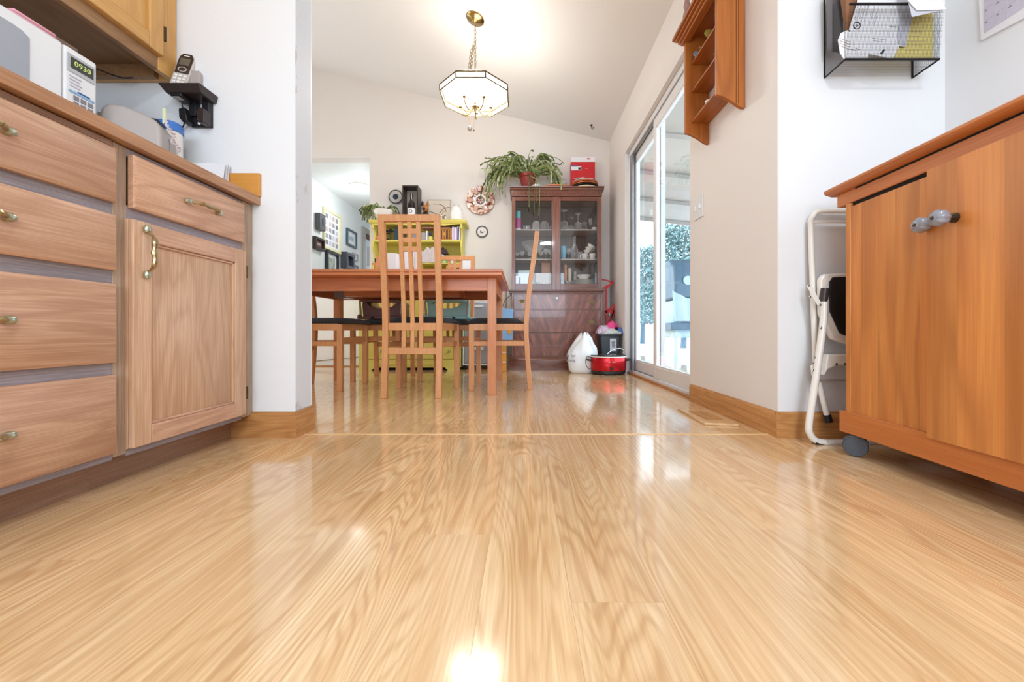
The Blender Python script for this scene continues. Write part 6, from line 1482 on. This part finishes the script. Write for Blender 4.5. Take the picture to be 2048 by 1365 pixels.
# ---------------------------------------------------------------- hall pictures
XH = -2.80
def hy(px): return F*(-XH)/(CX-px)
def hpic(name, lab, x0, x1, yt, yb, m, mat_m, art, fwid=.03, d=.03, cells=None, mw2=.0):
    y0, y1 = hy(x0), hy(x1); z1 = WZ(yt, y0); z0 = WZ(yb, y0)
    t = thing(name, lab, 'picture', (XH, (y0+y1)/2, z0))
    x = XH+.001
    for (a, b, c, e) in ((y0, y1, z0, z0+fwid), (y0, y1, z1-fwid, z1), (y0, y0+fwid, z0+fwid, z1-fwid), (y1-fwid, y1, z0+fwid, z1-fwid)):
        box(x, x+d, a, b, c, e).build('frame_bar', m, t, bevel=.002)
    box(x, x+d*.35, y0+fwid, y1-fwid, z0+fwid, z1-fwid).build('mount', mat_m, t)
    if art:
        k = fwid+mw2; box(x+d*.35, x+d*.4, y0+k, y1-k, z0+k, z1-k).build('print', art, t)
    if cells:
        r_, c_ = cells; iy0, iy1, iz0, iz1 = y0+fwid*1.6, y1-fwid*1.6, z0+fwid*1.6, z1-fwid*1.6
        for i in range(r_):
            for j in range(c_):
                cy = iy0+(iy1-iy0)*(j+.5)/c_; cz = iz0+(iz1-iz0)*(i+.5)/r_; s = (iy1-iy0)/c_*.32; q = (iz1-iz0)/r_*.33
                box(x+d*.35, x+d*.42, cy-s, cy+s, cz-q, cz+q).build('photo', (M['inkg'], M['calc'], mat('faded photo', 'cdb5ac', .8), mat('grey photo', 'a09da6', .8))[(i*3+j*5) % 4], t)
hpic('small_black_frame', 'small black framed photo, highest at the left of the hall wall', 629.5, 641, 425.5, 458, M['greyring'], M['paper'], M['inkg'], .06, .07, mw2=.02)
hpic('brown_picture', 'brown framed dark photo below the small black frame', 624.5, 643.2, 472, 497, M['espresso'], mat('brown photo', '6b4a44', .5), mat('light figures', 'b39a92', .5), .03, .05, mw2=.035)
hpic('collage_frame', 'large pale yellow frame holding a grid of small photos', 644.2, 678.5, 412.5, 495.5, mat('pale yellow frame', 'efe7ba', .4), M['paper'], None, .035, .03, (5, 4))
hpic('map_frame', 'black framed drawing under the large photo grid', 649, 672.5, 500, 552, mat('dark green black frame', '2f3436', .4), M['paper'], mat('scribbled drawing', 'c9d0c4', .8, var=.5, scale=14), .03, .045, mw2=.05)
hpic('blue_picture', 'blue grey framed print with pale mat near the hall door', 691.5, 711, 455.5, 489, mat('blue grey frame', '4b5e6a', .4), M['paper'], mat('aqua print', 'b4ccd4', .6, var=.2, scale=8), .03, .03, mw2=.07)
hpic('shadow_box', 'dark deep box frame low on the hall wall', 680.5, 697.5, 503.5, 536, mat('slate frame', '4d4e58', .4), mat('slate mount', '6a6a74', .6), mat('tan figure', 'b7a49c', .6), .05, .10, mw2=.05)
hpic('small_silver_frame', 'small silver framed print right of the deep box frame', 703.5, 714.5, 504.5, 520, M['greyp'], M['paper'], mat('pale aqua print', 'c6d8dc', .6), .02, .02, mw2=.03)
hpic('low_blue_frame', 'small slate blue framed photo lowest on the hall wall', 698.5, 715, 526, 540, mat('slate blue frame', '5d6a80', .4), M['paper'], M['inkg'], .03, .02, mw2=.02)
# hall door
d2 = thing('door_2', None, None, (XH, 7.4, 0), kind='structure')
y0, y1 = hy(723.5), 7.75
box(XH+.001, XH+.03, y0, y0+.10, 0, 2.14).build('casing', M['greyp'], d2); box(XH+.001, XH+.03, y1-.10, y1, 0, 2.14).build('casing', M['greyp'], d2); box(XH+.001, XH+.03, y0, y1, 2.14, 2.20).build('casing', M['greyp'], d2)
box(XH+.001, XH+.012, y0+.10, y1-.10, 0, 2.14).build('door_leaf', mat('pale blue white door', 'dfe8f0', .5), d2)
box(XH+.012, XH+.02, y0+.10, y1-.10, 2.02, 2.12).build('brown_valance', mat('brown valance', '6a5148', .8), d2)
for i, (a, b, c, e) in enumerate(((.2, .55, 1.55, 1.95), (.3, .8, 1.0, 1.45), (.25, .6, .9, .98))):
    MB().hexa([(XH+.012, y0+a, c), (XH+.012, y0+b, c+.05), (XH+.012, y0+b, e), (XH+.012, y0+a, e-.06), (XH+.016, y0+a, c), (XH+.016, y0+b, c+.05), (XH+.016, y0+b, e), (XH+.016, y0+a, e-.06)]).build('pinned_sheet', M['calc'] if i % 2 else M['paper2'], d2)
hl = thing('hall_ceiling_light', 'round white flush ceiling light glowing in the hall', 'ceiling light', (WX(720, 5.41), 5.41, 2.36))
hc = Vector((WX(720, 5.41), 5.41, 2.42))
MB().lathe([(.135, 0), (.135, -.015), (.13, -.020)], hc, 32).build('base', M['cer'], hl)
MB().lathe([(.128, -.016), (.118, -.040), (.085, -.058), (.04, -.066), (.001, -.068)], hc, 32).build('diffuser', emitm('glowing opal glass', 'fffdf8', 2.6), hl)
d = bpy.data.lights.new('hall_lamp', 'POINT'); d.energy = 8; d.color = (.92, .98, 1.0); d.shadow_soft_size = .10
o = bpy.data.objects.new('hall_lamp', d); COL.objects.link(o); o.parent = hl; o.location = (0, 0, -.32)
